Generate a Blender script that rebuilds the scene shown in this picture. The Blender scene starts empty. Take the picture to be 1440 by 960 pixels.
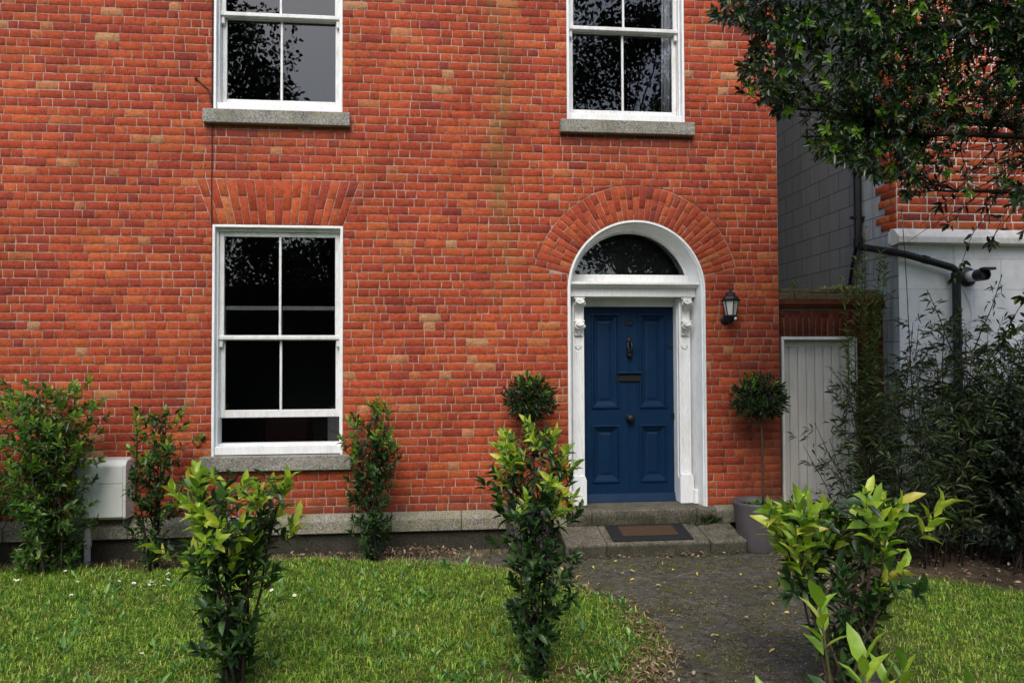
import bpy, bmesh, math, random
import numpy as np
from mathutils import Vector, Matrix
random.seed(7); rng = np.random.default_rng(7)
S = bpy.context.scene
C = S.collection
R_ = math.radians

# ------------------------------------------------------------------ helpers
def link(o, parent=None):
    C.objects.link(o)
    if parent is not None: o.parent = parent
    return o

def tag(o, label=None, cat=None, group=None, kind=None):
    if label: o['label'] = label
    if cat: o['category'] = cat
    if group: o['group'] = group
    if kind: o['kind'] = kind
    return o

def empty(name, loc=(0, 0, 0), label=None, cat=None, group=None):
    o = bpy.data.objects.new(name, None); o.empty_display_size = 0.1
    o.location = loc
    link(o); tag(o, label, cat, group)
    return o

def fix_parent(o, parent):
    # parts are modelled in world coordinates: keep them there under a moved root
    if parent is not None:
        bpy.context.view_layer.update()
        o.parent = parent
        o.matrix_parent_inverse = parent.matrix_world.inverted()

def fast(name, V, F, mat, parent=None, smooth=False):
    """V (n,3); F list of int arrays (m,k)."""
    me = bpy.data.meshes.new(name)
    V = np.asarray(V, dtype=np.float32)
    me.vertices.add(len(V)); me.vertices.foreach_set('co', V.ravel())
    F = [np.asarray(f, dtype=np.int32) for f in F if len(f)]
    idx = np.concatenate([f.ravel() for f in F])
    tot = np.concatenate([np.full(len(f), f.shape[1], dtype=np.int32) for f in F])
    st = np.concatenate([[0], np.cumsum(tot)[:-1]]).astype(np.int32)
    me.loops.add(len(idx)); me.loops.foreach_set('vertex_index', idx)
    me.polygons.add(len(tot)); me.polygons.foreach_set('loop_start', st)
    me.polygons.foreach_set('loop_total', tot)
    if smooth: me.polygons.foreach_set('use_smooth', np.ones(len(tot), dtype=bool))
    me.update(calc_edges=True); me.validate()
    me.materials.append(mat)
    o = bpy.data.objects.new(name, me); C.objects.link(o)
    fix_parent(o, parent)
    return o

class MB:
    def __init__(s): s.bm = bmesh.new()
    def box(s, x0, x1, y0, y1, z0, z1, bev=0.0, M=None):
        vs = [s.bm.verts.new((x, y, z)) for x in (x0, x1) for y in (y0, y1) for z in (z0, z1)]
        q = [(0, 1, 3, 2), (4, 6, 7, 5), (0, 4, 5, 1), (2, 3, 7, 6), (0, 2, 6, 4), (1, 5, 7, 3)]
        fs = [s.bm.faces.new([vs[i] for i in f]) for f in q]
        if M is not None: bmesh.ops.transform(s.bm, matrix=M, verts=vs)
        if bev > 0:
            es = list({e for f in fs for e in f.edges})
            bmesh.ops.bevel(s.bm, geom=es, offset=bev, segments=1, affect='EDGES', profile=0.5)
        return s
    def poly(s, pts):
        s.bm.faces.new([s.bm.verts.new(p) for p in pts]); return s
    def prism(s, pts, axis, a, b, bev=0):
        """pts 2D polygon extruded along axis ('x','y','z') from a to b"""
        def m(p, t):
            return {'x': (t, p[0], p[1]), 'y': (p[0], t, p[1]), 'z': (p[0], p[1], t)}[axis]
        A = [s.bm.verts.new(m(p, a)) for p in pts]; B = [s.bm.verts.new(m(p, b)) for p in pts]
        fs = [s.bm.faces.new(A), s.bm.faces.new(B[::-1])]
        n = len(pts)
        for i in range(n): fs.append(s.bm.faces.new((A[i], B[i], B[(i+1) % n], A[(i+1) % n])))
        if bev > 0:
            es = list({e for f in fs for e in f.edges})
            bmesh.ops.bevel(s.bm, geom=es, offset=bev, segments=1, affect='EDGES', profile=0.5)
        return s
    def lathe(s, prof, seg=24, M=None, cap=True):
        rings = []
        for r, z in prof:
            rings.append([s.bm.verts.new((r*math.cos(2*math.pi*i/seg), r*math.sin(2*math.pi*i/seg), z)) for i in range(seg)])
        for a, b in zip(rings, rings[1:]):
            for i in range(seg): s.bm.faces.new((a[i], a[(i+1) % seg], b[(i+1) % seg], b[i]))
        if cap:
            if prof[0][0] > 1e-5: s.bm.faces.new(rings[0][::-1])
            if prof[-1][0] > 1e-5: s.bm.faces.new(rings[-1])
        if M is not None: bmesh.ops.transform(s.bm, matrix=M, verts=[v for r in rings for v in r])
        return s
    def tube(s, pts, rad, seg=8):
        pts = [Vector(p) for p in pts]; n = len(pts)
        rads = rad if hasattr(rad, '__len__') else [rad]*n
        rings = []
        for i, p in enumerate(pts):
            t = (pts[min(i+1, n-1)]-pts[max(i-1, 0)]).normalized()
            up = Vector((0, 0, 1)) if abs(t.z) < .9 else Vector((1, 0, 0))
            a = t.cross(up).normalized(); b = t.cross(a)
            rings.append([s.bm.verts.new(p+(a*math.cos(2*math.pi*k/seg)+b*math.sin(2*math.pi*k/seg))*rads[i]) for k in range(seg)])
        for a, b in zip(rings, rings[1:]):
            for k in range(seg): s.bm.faces.new((a[k], a[(k+1) % seg], b[(k+1) % seg], b[k]))
        s.bm.faces.new(rings[0][::-1]); s.bm.faces.new(rings[-1])
        return s
    def rings(s, x0, x1, z0, z1, y, steps, cap=True):
        """nested rectangular steps on a plane facing -Y: steps (inset, dy)"""
        prev = None
        for ins, dy in steps:
            c = [s.bm.verts.new(p) for p in ((x0+ins, y+dy, z0+ins), (x1-ins, y+dy, z0+ins), (x1-ins, y+dy, z1-ins), (x0+ins, y+dy, z1-ins))]
            if prev:
                for i in range(4): s.bm.faces.new((prev[i], prev[(i+1) % 4], c[(i+1) % 4], c[i]))
            prev = c
        if cap: s.bm.faces.new(prev)
        return s
    def build(s, name, mat, parent=None, smooth=False):
        bmesh.ops.recalc_face_normals(s.bm, faces=s.bm.faces)
        me = bpy.data.meshes.new(name); s.bm.to_mesh(me); s.bm.free()
        if smooth:
            for p in me.polygons: p.use_smooth = True
        me.materials.append(mat)
        o = bpy.data.objects.new(name, me); C.objects.link(o)
        fix_parent(o, parent)
        return o

# ------------------------------------------------------------------ materials
class NT:
    def __init__(s, name):
        s.m = bpy.data.materials.new(name); s.m.use_nodes = True
        s.t = s.m.node_tree; s.t.nodes.clear()
        s.out = s.n('ShaderNodeOutputMaterial')
    def n(s, typ, **kw):
        nd = s.t.nodes.new(typ)
        for k, v in kw.items():
            if k.startswith('i_'): nd.inputs[k[2:].replace('_', ' ')].default_value = v
            else: setattr(nd, k, v)
        return nd
    def l(s, a, b): s.t.links.new(a, b)
    def ramp(s, fac, stops, interp='LINEAR'):
        r = s.n('ShaderNodeValToRGB'); r.color_ramp.interpolation = interp
        e = r.color_ramp.elements
        while len(e) > 1: e.remove(e[-1])
        e[0].position = stops[0][0]; e[0].color = c4(stops[0][1])
        for p, c in stops[1:]:
            x = e.new(p); x.color = c4(c)
        s.l(fac, r.inputs[0]); return r.outputs[0]
    def noise(s, vec, scale, detail=4, rough=.6, out=0):
        nd = s.n('ShaderNodeTexNoise'); nd.inputs['Scale'].default_value = scale
        nd.inputs['Detail'].default_value = detail; nd.inputs['Roughness'].default_value = rough
        if vec is not None: s.l(vec, nd.inputs['Vector'])
        return nd.outputs[out]
    def mix(s, fac, a, b, mode='MIX'):
        nd = s.n('ShaderNodeMixRGB'); nd.blend_type = mode
        for i, v in ((0, fac), (1, a), (2, b)):
            if hasattr(v, 'links'): s.l(v, nd.inputs[i])
            elif i == 0: nd.inputs[0].default_value = v
            else: nd.inputs[i].default_value = c4(v)
        return nd.outputs[0]
    def math(s, op, a, b=0.0, clamp=False):
        nd = s.n('ShaderNodeMath', operation=op, use_clamp=clamp)
        for i, v in ((0, a), (1, b)):
            if hasattr(v, 'links'): s.l(v, nd.inputs[i])
            else: nd.inputs[i].default_value = v
        return nd.outputs[0]
    def band(s, v, a, b, c, d):
        """smooth trapezoid a..b up, c..d down"""
        u = s.n('ShaderNodeMapRange', interpolation_type='SMOOTHSTEP'); s.l(v, u.inputs[0]); u.inputs[1].default_value = a; u.inputs[2].default_value = b
        w = s.n('ShaderNodeMapRange', interpolation_type='SMOOTHSTEP'); s.l(v, w.inputs[0]); w.inputs[1].default_value = c; w.inputs[2].default_value = d
        w.inputs[3].default_value = 1; w.inputs[4].default_value = 0
        return s.math('MULTIPLY', u.outputs[0], w.outputs[0])
    def bsdf(s, col, rough=.8, bump=None, dist=.002, spec=.5, strength=1.0):
        b = s.n('ShaderNodeBsdfPrincipled')
        if hasattr(col, 'links'): s.l(col, b.inputs['Base Color'])
        else: b.inputs['Base Color'].default_value = c4(col)
        if hasattr(rough, 'links'): s.l(rough, b.inputs['Roughness'])
        else: b.inputs['Roughness'].default_value = rough
        b.inputs['Specular IOR Level'].default_value = spec
        if bump is not None:
            bp = s.n('ShaderNodeBump'); bp.inputs['Distance'].default_value = dist; bp.inputs['Strength'].default_value = strength
            s.l(bump, bp.inputs['Height']); s.l(bp.outputs[0], b.inputs['Normal'])
        return b
    def done(s, b):
        s.l(b.outputs[0], s.out.inputs[0]); return s.m
    def pos(s): return s.n('ShaderNodeNewGeometry').outputs['Position']
    def isl(s): return s.n('ShaderNodeNewGeometry').outputs['Random Per Island']
    def xyz(s, v):
        x = s.n('ShaderNodeSeparateXYZ'); s.l(v, x.inputs[0]); return x.outputs

def c4(c): return (c[0], c[1], c[2], 1.0) if len(c) == 3 else tuple(c)

def vec_scale(t, v, sc):
    m = t.n('ShaderNodeMapping'); m.inputs['Scale'].default_value = sc; t.l(v, m.inputs[0]); return m.outputs[0]

def brick_mat(name, stain=True, bright=1.0):
    t = NT(name); p = t.pos(); r = t.isl(); x, y, z = t.xyz(p)
    b = bright
    col = t.ramp(r, [(0, (.25*b, .040*b, .026*b)), (.04, (.31*b, .046*b, .022*b)), (.20, (.36*b, .054*b, .020*b)),
                     (.50, (.415*b, .066*b, .021*b)), (.80, (.455*b, .085*b, .025*b)), (.95, (.47*b, .105*b, .028*b)), (.98, (.48*b, .16*b, .055*b)), (1, (.48*b, .26*b, .12*b))])
    n1 = t.noise(p, 28, 5, .65); n2 = t.noise(p, 140, 3, .6); n3 = t.noise(p, 1.1, 4, .6)
    n4 = t.noise(vec_scale(t, p, (1, 1, 1.6)), 13, 5, .75)
    col = t.mix(.75, col, t.ramp(n1, [(.30, (.42, .36, .38)), (.46, (1, 1, 1)), (.60, (1.05, 1.02, 1)), (.72, (1.25, 1.8, 2.2))]), 'MULTIPLY')
    col = t.mix(.55, col, t.ramp(n4, [(.34, (.62, .52, .55)), (.50, (1, 1, 1)), (.66, (1.12, 1.35, 1.5))]), 'MULTIPLY')
    col = t.mix(.6, col, t.ramp(n2, [(.35, (.55, .5, .5)), (.6, (1.2, 1.2, 1.2))]), 'MULTIPLY')
    col = t.mix(.9, col, t.ramp(n3, [(.32, (.66, .58, .56)), (.5, (.92, .90, .89)), (.68, (1.12, 1.12, 1.12))]), 'MULTIPLY')
    col = t.mix(t.ramp(t.noise(vec_scale(t, p, (1, 1, .45)), 2.3, 6, .75), [(.56, (0,)*3), (.72, (.45,)*3)]), col, (.14, .05, .03))
    if stain:
        nx = t.noise(vec_scale(t, p, (3, 1, .6)), 2.2, 4, .7)
        xs = t.math('ADD', x, t.math('MULTIPLY', t.math('SUBTRACT', nx, .5), .35))
        m = t.math('MULTIPLY', t.band(xs, .44, .60, .66, .86), t.band(z, 1.9, 3.2, 9, 10))
        m = t.math('MULTIPLY', m, t.ramp(t.noise(vec_scale(t, p, (1, 1, .35)), 6, 5, .8), [(.40, (.05,)*3), (.62, (1,)*3)]))
        col = t.mix(t.math('MULTIPLY', m, .55), col, (.15, .13, .025))
        # grime low down and round the door / gate corner
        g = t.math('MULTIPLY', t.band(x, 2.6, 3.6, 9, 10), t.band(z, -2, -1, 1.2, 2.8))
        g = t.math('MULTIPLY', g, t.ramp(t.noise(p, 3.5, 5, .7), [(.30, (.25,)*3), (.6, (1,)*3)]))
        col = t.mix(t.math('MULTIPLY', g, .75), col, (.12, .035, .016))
        g2 = t.math('MULTIPLY', t.band(z, -1, -.9, .38, .66), t.ramp(t.noise(p, 6, 4, .7), [(.4, (.0,)*3), (.62, (1,)*3)]))
        col = t.mix(t.math('MULTIPLY', g2, .5), col, (.10, .07, .035))
        # soot streak under the sills
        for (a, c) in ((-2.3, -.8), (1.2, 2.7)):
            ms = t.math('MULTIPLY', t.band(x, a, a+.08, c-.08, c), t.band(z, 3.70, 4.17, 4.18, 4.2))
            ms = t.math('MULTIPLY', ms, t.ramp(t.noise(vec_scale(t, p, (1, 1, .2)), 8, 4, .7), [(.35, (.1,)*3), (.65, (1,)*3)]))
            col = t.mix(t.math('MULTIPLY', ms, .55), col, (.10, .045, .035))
    h = t.math('ADD', t.math('MULTIPLY', n1, .8), t.math('MULTIPLY', n2, .5))
    return t.done(t.bsdf(col, .8, h, .011, .3))

def mortar_mat(name, a=(.46, .33, .26), b=(.17, .09, .06)):
    t = NT(name); p = t.pos(); x, y, z = t.xyz(p)
    n = t.math('ADD', t.math('MULTIPLY', t.noise(p, 14, 5, .75), .55), t.math('MULTIPLY', t.noise(p, 1.7, 5, .7), .45))
    col = t.ramp(n, [(.40, b), (.57, a)])
    f = t.noise(p, 160, 3, .6)
    col = t.mix(.5, col, t.ramp(f, [(.3, (.6,)*3), (.6, (1.1,)*3)]), 'MULTIPLY')
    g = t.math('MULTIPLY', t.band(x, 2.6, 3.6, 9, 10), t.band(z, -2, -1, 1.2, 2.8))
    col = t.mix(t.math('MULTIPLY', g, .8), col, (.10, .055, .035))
    return t.done(t.bsdf(col, .95, f, .003, .2))

def paint_mat(name, base=(.84, .85, .84), dirt=(.42, .41, .36), amt=.35, rough=.45, grain=(30, 30, 4)):
    t = NT(name); p = t.pos()
    n = t.noise(vec_scale(t, p, (1, 1, .5)), 5, 6, .75)
    m = t.ramp(n, [(.45, (0,)*3), (.75, (1,)*3)])
    g = t.noise(vec_scale(t, p, grain), 3, 4, .7)
    col = t.mix(t.math('MULTIPLY', m, amt), base, dirt)
    col = t.mix(.16, col, t.ramp(g, [(.38, (.35,)*3), (.55, (1,)*3)]), 'MULTIPLY')
    return t.done(t.bsdf(col, rough, g, .0015, .45))

def stone_mat(name, dark=(.10, .095, .08), light=(.42, .40, .36), lichen=(.30, .29, .20)):
    t = NT(name); p = t.pos()
    n = t.noise(p, 75, 3, .75); w = t.noise(p, 7, 5, .7); v = t.noise(p, 170, 2, .6)
    col = t.ramp(n, [(.36, dark), (.50, tuple((a+b)/2 for a, b in zip(dark, light))), (.62, light)])
    col = t.mix(t.ramp(w, [(.45, (0,)*3), (.68, (.75,)*3)]), col, lichen)
    col = t.mix(.55, col, t.ramp(t.noise(p, 2.6, 5, .7), [(.35, (.45, .44, .40)), (.6, (1.1,)*3)]), 'MULTIPLY')
    h = t.math('ADD', n, t.math('MULTIPLY', v, .5))
    return t.done(t.bsdf(col, .9, h, .008, .25))

def step_mat():
    t = NT('worn_step_granite'); p = t.pos(); x, y, z = t.xyz(p)
    n = t.noise(p, 75, 3, .75); w = t.noise(p, 6, 6, .75); v = t.noise(p, 170, 2, .6)
    col = t.ramp(n, [(.36, (.05, .046, .036)), (.50, (.15, .14, .11)), (.62, (.27, .25, .20))])
    col = t.mix(.7, col, t.ramp(w, [(.36, (.35, .34, .28)), (.62, (1.15, 1.1, 1.0))]), 'MULTIPLY')
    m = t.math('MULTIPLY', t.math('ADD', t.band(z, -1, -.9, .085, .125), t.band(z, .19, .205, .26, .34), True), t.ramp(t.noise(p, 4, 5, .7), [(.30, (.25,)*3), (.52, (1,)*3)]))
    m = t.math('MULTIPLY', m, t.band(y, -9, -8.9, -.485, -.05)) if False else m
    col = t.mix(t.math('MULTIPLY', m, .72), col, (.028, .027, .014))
    h = t.math('ADD', n, t.math('MULTIPLY', v, .5))
    return t.done(t.bsdf(col, .9, h, .010, .25))

def plain(name, col, rough=.5, spec=.5, metal=0, nscale=30, var=.3, bump=.001):
    t = NT(name); p = t.pos(); n = t.noise(p, nscale, 4, .65)
    c = t.mix(var, col, t.ramp(n, [(.3, (.45,)*3), (.65, (1.15,)*3)]), 'MULTIPLY')
    b = t.bsdf(c, rough, n, bump, spec); b.inputs['Metallic'].default_value = metal
    return t.done(b)

def block_mat(name, base, line, bw, bh, axes='XZ', dirt=None, mortar=.004, sidegrad=False):
    t = NT(name); p = t.pos(); x, y, z = t.xyz(p)
    cb = t.n('ShaderNodeCombineXYZ'); t.l(x if axes[0] == 'X' else y, cb.inputs[0]); t.l(z, cb.inputs[1])
    br = t.n('ShaderNodeTexBrick'); t.l(cb.outputs[0], br.inputs['Vector'])
    br.offset = .5; br.inputs['Scale'].default_value = 1; br.inputs['Mortar Size'].default_value = mortar
    br.inputs['Brick Width'].default_value = bw; br.inputs['Row Height'].default_value = bh
    br.inputs['Color1'].default_value = (1, 1, 1, 1); br.inputs['Color2'].default_value = (.88, .88, .88, 1)
    br.inputs['Mortar'].default_value = c4(line)
    n = t.noise(p, 4, 6, .7); st = t.noise(vec_scale(t, p, (5, 5, .5)), 2.2, 5, .7); f = t.noise(p, 120, 3, .6)
    col = t.mix(1, base, br.outputs['Color'], 'MULTIPLY')
    col = t.mix(.6, col, t.ramp(n, [(.3, (.6, .6, .62)), (.65, (1.1,)*3)]), 'MULTIPLY')
    if dirt: col = t.mix(t.ramp(st, [(.40, (0,)*3), (.7, (.8,)*3)]), col, dirt)
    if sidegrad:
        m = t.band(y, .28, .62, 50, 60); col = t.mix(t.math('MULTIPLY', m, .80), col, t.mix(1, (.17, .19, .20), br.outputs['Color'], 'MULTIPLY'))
    h = t.math('ADD', t.math('MULTIPLY', f, .12), t.math('SUBTRACT', 1, br.outputs['Fac']))
    return t.done(t.bsdf(col, .85, h, .006, .3))

def leaf_mat(name, stops, rough=.38, trans=.25, tcol=(.25, .45, .05), spec=.5):
    t = NT(name); r = t.isl(); p = t.pos()
    col = t.ramp(r, stops)
    col = t.mix(.45, col, t.ramp(t.noise(p, 45, 3, .6), [(.3, (.6,)*3), (.65, (1.25,)*3)]), 'MULTIPLY')
    b = t.bsdf(col, rough, None, 0, spec)
    tr = t.n('ShaderNodeBsdfTranslucent'); t.l(t.mix(1, col, tuple(4*c for c in tcol), 'MULTIPLY'), tr.inputs[0])
    mx = t.n('ShaderNodeMixShader'); mx.inputs[0].default_value = trans
    t.l(b.outputs[0], mx.inputs[1]); t.l(tr.outputs[0], mx.inputs[2])
    t.l(mx.outputs[0], t.out.inputs[0]); return t.m

def glass_mat(name, tint=(.86, .88, .88), ior=1.72):
    t = NT(name); p = t.pos()
    fr = t.n('ShaderNodeFresnel'); fr.inputs[0].default_value = ior
    gl = t.n('ShaderNodeBsdfGlossy'); gl.inputs['Roughness'].default_value = 0.0; gl.inputs[0].default_value = (.95, .97, 1, 1)
    g = t.n('ShaderNodeNewGeometry'); nz = t.noise(p, 2.6, 1, .5, 1)
    a = t.n('ShaderNodeVectorMath', operation='SUBTRACT'); t.l(nz, a.inputs[0]); a.inputs[1].default_value = (.5, .5, .5)
    b = t.n('ShaderNodeVectorMath', operation='SCALE'); t.l(a.outputs[0], b.inputs[0]); b.inputs['Scale'].default_value = .012
    c = t.n('ShaderNodeVectorMath', operation='ADD'); t.l(g.outputs['Normal'], c.inputs[0]); t.l(b.outputs[0], c.inputs[1])
    d = t.n('ShaderNodeVectorMath', operation='NORMALIZE'); t.l(c.outputs[0], d.inputs[0]); t.l(d.outputs[0], gl.inputs['Normal'])
    tr = t.n('ShaderNodeBsdfTransparent'); tr.inputs[0].default_value = c4(tint)
    mx = t.n('ShaderNodeMixShader'); t.l(fr.outputs[0], mx.inputs[0]); t.l(tr.outputs[0], mx.inputs[1]); t.l(gl.outputs[0], mx.inputs[2])
    t.l(mx.outputs[0], t.out.inputs[0]); return t.m

M = {}
M['brick'] = brick_mat('red_brick'); M['brick_n'] = brick_mat('pale_red_brick', False, 1.12)
M['brick_old'] = brick_mat('old_brown_brick', False, .24)
M['mortar'] = mortar_mat('lime_mortar'); M['mortar_n'] = mortar_mat('white_mortar', (.75, .70, .64), (.6, .54, .48))
M['mortar_old'] = mortar_mat('old_mortar', (.20, .15, .10), (.09, .06, .04))
M['white'] = paint_mat('white_gloss_paint')
M['white_worn'] = paint_mat('worn_white_paint', (.74, .74, .72), (.33, .31, .26), .6, .5)
M['granite'] = stone_mat('granite'); M['granite_mossy'] = stone_mat('mossy_granite', (.035, .032, .024), (.23, .215, .165), (.085, .080, .038))
M['granite_mossy'] = step_mat()
M['plinth'] = stone_mat('plinth_stone', (.09, .085, .07), (.40, .37, .30), (.26, .26, .13))
M['base'] = stone_mat('damp_base_render', (.02, .018, .014), (.075, .065, .05), (.03, .035, .018))
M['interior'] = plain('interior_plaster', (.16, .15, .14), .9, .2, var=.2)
M['glass'] = glass_mat('window_glass')
M['dark'] = plain('black_plastic', (.012, .012, .013), .4)
M['iron'] = plain('black_painted_iron', (.009, .009, .010), .5, .35, var=.4)
M['slate'] = plain('roof_slate', (.07, .075, .085), .6, .4, nscale=8)
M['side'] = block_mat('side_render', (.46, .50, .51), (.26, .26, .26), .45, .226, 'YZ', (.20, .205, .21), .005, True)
M['front_r'] = block_mat('front_render', (.80, .81, .80), (.72, .72, .72), .62, .322, 'XZ', (.68, .71, .73), .004)
M['lampglass'] = plain('frosted_lamp_glass', (.62, .62, .58), .3, .5, var=.12)
M['meter'] = plain('cream_plastic', (.66, .68, .64), .42, .4, nscale=4, var=.18)
M['pvc'] = plain('grey_pvc', (.62, .62, .6), .5)
M['pot'] = plain('mauve_grey_glaze', (.095, .083, .086), .55, .4, nscale=9, var=.3)
M['soil'] = plain('potting_soil', (.035, .024, .016), .95, .1, nscale=60, var=.7, bump=.01)
M['mat_rub'] = plain('black_rubber', (.016, .017, .018), .75, .3, nscale=120, var=.6, bump=.003)
M['mat_coir'] = plain('brown_coir', (.085, .055, .034), .95, .1, nscale=140, var=.85, bump=.006)
M['curtain'] = plain('white_voile', (.90, .92, .95), .8, .2, nscale=5, var=.12)
M['red'] = plain('dark_red_cloth', (.035, .008, .008), .8)
M['bark'] = plain('bark', (.075, .055, .038), .9, .2, nscale=45, var=.8, bump=.006)
M['bark_dark'] = plain('dark_bark', (.03, .024, .018), .9, .2, nscale=45, var=.7, bump=.004)
M['bark_green'] = plain('green_stem', (.09, .085, .03), .7, .3, nscale=45, var=.6, bump=.002)

def door_mat():
    t = NT('blue_door_paint'); p = t.pos()
    g = t.noise(vec_scale(t, p, (40, 40, 3)), 3, 4, .7); n = t.noise(p, 6, 5, .7)
    col = t.mix(.6, (.0011, .019, .056), t.ramp(n, [(.3, (.55, .6, .65)), (.7, (1.35, 1.3, 1.25))]), 'MULTIPLY')
    return t.done(t.bsdf(col, .5, g, .0012, .20))
M['door'] = door_mat()

def gate_mat():
    t = NT('cream_gate_paint'); p = t.pos()
    n = t.noise(vec_scale(t, p, (3, 3, .5)), 3, 5, .7); g = t.noise(vec_scale(t, p, (50, 50, 2)), 3, 4, .7)
    col = t.mix(t.ramp(n, [(.4, (0,)*3), (.75, (.55,)*3)]), (.60, .585, .535), (.36, .35, .31))
    col = t.mix(.2, col, t.ramp(g, [(.38, (.4,)*3), (.55, (1,)*3)]), 'MULTIPLY')
    return t.done(t.bsdf(col, .6, g, .0015, .35))
M['gate'] = gate_mat()

def ground_mat():
    t = NT('ground_soil'); p = t.pos()
    n = t.noise(p, 2.2, 6, .7); f = t.noise(p, 55, 4, .7)
    col = t.ramp(n, [(.32, (.050, .036, .022)), (.5, (.085, .062, .040)), (.68, (.13, .10, .06))])
    col = t.mix(.7, col, t.ramp(f, [(.3, (.4,)*3), (.62, (1.35,)*3)]), 'MULTIPLY')
    return t.done(t.bsdf(col, .95, f, .02, .15))
M['ground'] = ground_mat()
def lawn_mat():
    t = NT('lawn_soil'); p = t.pos()
    n = t.noise(p, 2.4, 5, .7); f = t.noise(p, 70, 4, .7)
    col = t.ramp(n, [(.35, (.055, .085, .018)), (.55, (.11, .125, .03)), (.70, (.20, .17, .06))])
    col = t.mix(.7, col, t.ramp(f, [(.3, (.35,)*3), (.62, (1.3,)*3)]), 'MULTIPLY')
    return t.done(t.bsdf(col, .95, f, .02, .15))
M['lawn'] = lawn_mat()
def path_mat():
    t = NT('worn_path'); p = t.pos()
    v = t.n('ShaderNodeTexVoronoi'); v.inputs['Scale'].default_value = 13
    t.l(t.mix(.06, p, t.noise(p, 5, 3, .6, 1)), v.inputs['Vector'])
    n = t.noise(p, 1.6, 6, .75); f = t.noise(p, 60, 4, .75); mo = t.noise(p, 5.5, 6, .8)
    col = t.ramp(n, [(.32, (.068, .061, .050)), (.5, (.105, .094, .077)), (.68, (.16, .142, .112))])
    col = t.mix(.9, col, t.ramp(f, [(.34, (.25,)*3), (.60, (1.5,)*3)]), 'MULTIPLY')
    col = t.mix(.8, col, t.ramp(t.noise(vec_scale(t, p, (1, 2.2, 1)), 17, 5, .75), [(.36, (.42,)*3), (.60, (1.4,)*3)]), 'MULTIPLY')
    d = t.ramp(v.outputs['Distance'], [(.0, (1,)*3), (.38, (1,)*3), (.62, (.35,)*3)])
    col = t.mix(.45, col, d, 'MULTIPLY')
    col = t.mix(t.ramp(mo, [(.48, (0,)*3), (.62, (.75,)*3)]), col, (.085, .090, .024))
    col = t.mix(t.ramp(t.noise(p, 3.1, 6, .8), [(.56, (0,)*3), (.72, (.6,)*3)]), col, (.16, .11, .065))
    h = t.math('ADD', f, t.math('MULTIPLY', t.ramp(v.outputs['Distance'], [(.3, (1,)*3), (.8, (0,)*3)]), .6))
    return t.done(t.bsdf(col, .88, h, .018, .3))
M['path'] = path_mat()

LG = leaf_mat
M['laurel'] = LG('laurel_leaf', [(0, (.010, .030, .008)), (.4, (.020, .055, .012)), (.75, (.038, .090, .018)), (1, (.075, .14, .028))])
M['laurel_new'] = LG('laurel_new_leaf', [(0, (.12, .24, .025)), (.4, (.27, .42, .038)), (.7, (.42, .54, .055)), (.9, (.52, .58, .08)), (1, (.52, .44, .06))], .35, .32, (.30, .36, .10))
M['bush'] = LG('bush_leaf', [(0, (.018, .050, .010)), (.5, (.050, .115, .018)), (.85, (.10, .19, .028)), (1, (.18, .26, .04))])
M['bush_new'] = LG('bush_new_leaf', [(0, (.08, .17, .020)), (.6, (.17, .30, .035)), (1, (.28, .36, .05))], .38, .3)
M['bay'] = LG('bay_leaf', [(0, (.008, .022, .007)), (.5, (.018, .045, .012)), (.85, (.035, .075, .018)), (1, (.10, .15, .03))])
M['tree'] = LG('tree_leaf', [(0, (.005, .014, .005)), (.55, (.012, .031, .008)), (.88, (.028, .060, .013)), (.96, (.10, .16, .03)), (1, (.24, .22, .04))], .3, .18)
M['bamboo'] = LG('bamboo_leaf', [(0, (.018, .034, .010)), (.6, (.042, .070, .020)), (.9, (.08, .12, .035)), (1, (.18, .19, .07))], .5, .18)
M['climber'] = LG('climber_leaf', [(0, (.07, .10, .03)), (.6, (.15, .20, .055)), (1, (.28, .31, .10))], .5, .3)
M['hedge'] = LG('hedge_leaf', [(0, (.005, .012, .005)), (1, (.016, .034, .010))], .5, .1)
M['far'] = LG('far_tree_leaf', [(0, (.008, .018, .006)), (1, (.03, .055, .014))], .6, .08)
M['sedum'] = LG('sedum_leaf', [(0, (.12, .17, .03)), (1, (.38, .40, .09))], .6, .1)
M['litter'] = LG('dead_leaf', [(0, (.04, .022, .014)), (.35, (.10, .055, .032)), (.7, (.24, .15, .085)), (1, (.42, .32, .20))], .8, .05)
M['yellow'] = LG('yellow_leaf', [(0, (.32, .26, .10)), (.5, (.60, .50, .12)), (1, (.72, .52, .03))], .6, .1)
M['weed'] = LG('weed_leaf', [(0, (.05, .14, .03)), (.6, (.13, .28, .06)), (1, (.26, .42, .13))], .5, .2)
M['petal'] = plain('daisy_petal', (.82, .82, .80), .7, .2, var=.05); M['daisy_eye'] = plain('daisy_eye', (.6, .42, .03), .8, .2)

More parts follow.
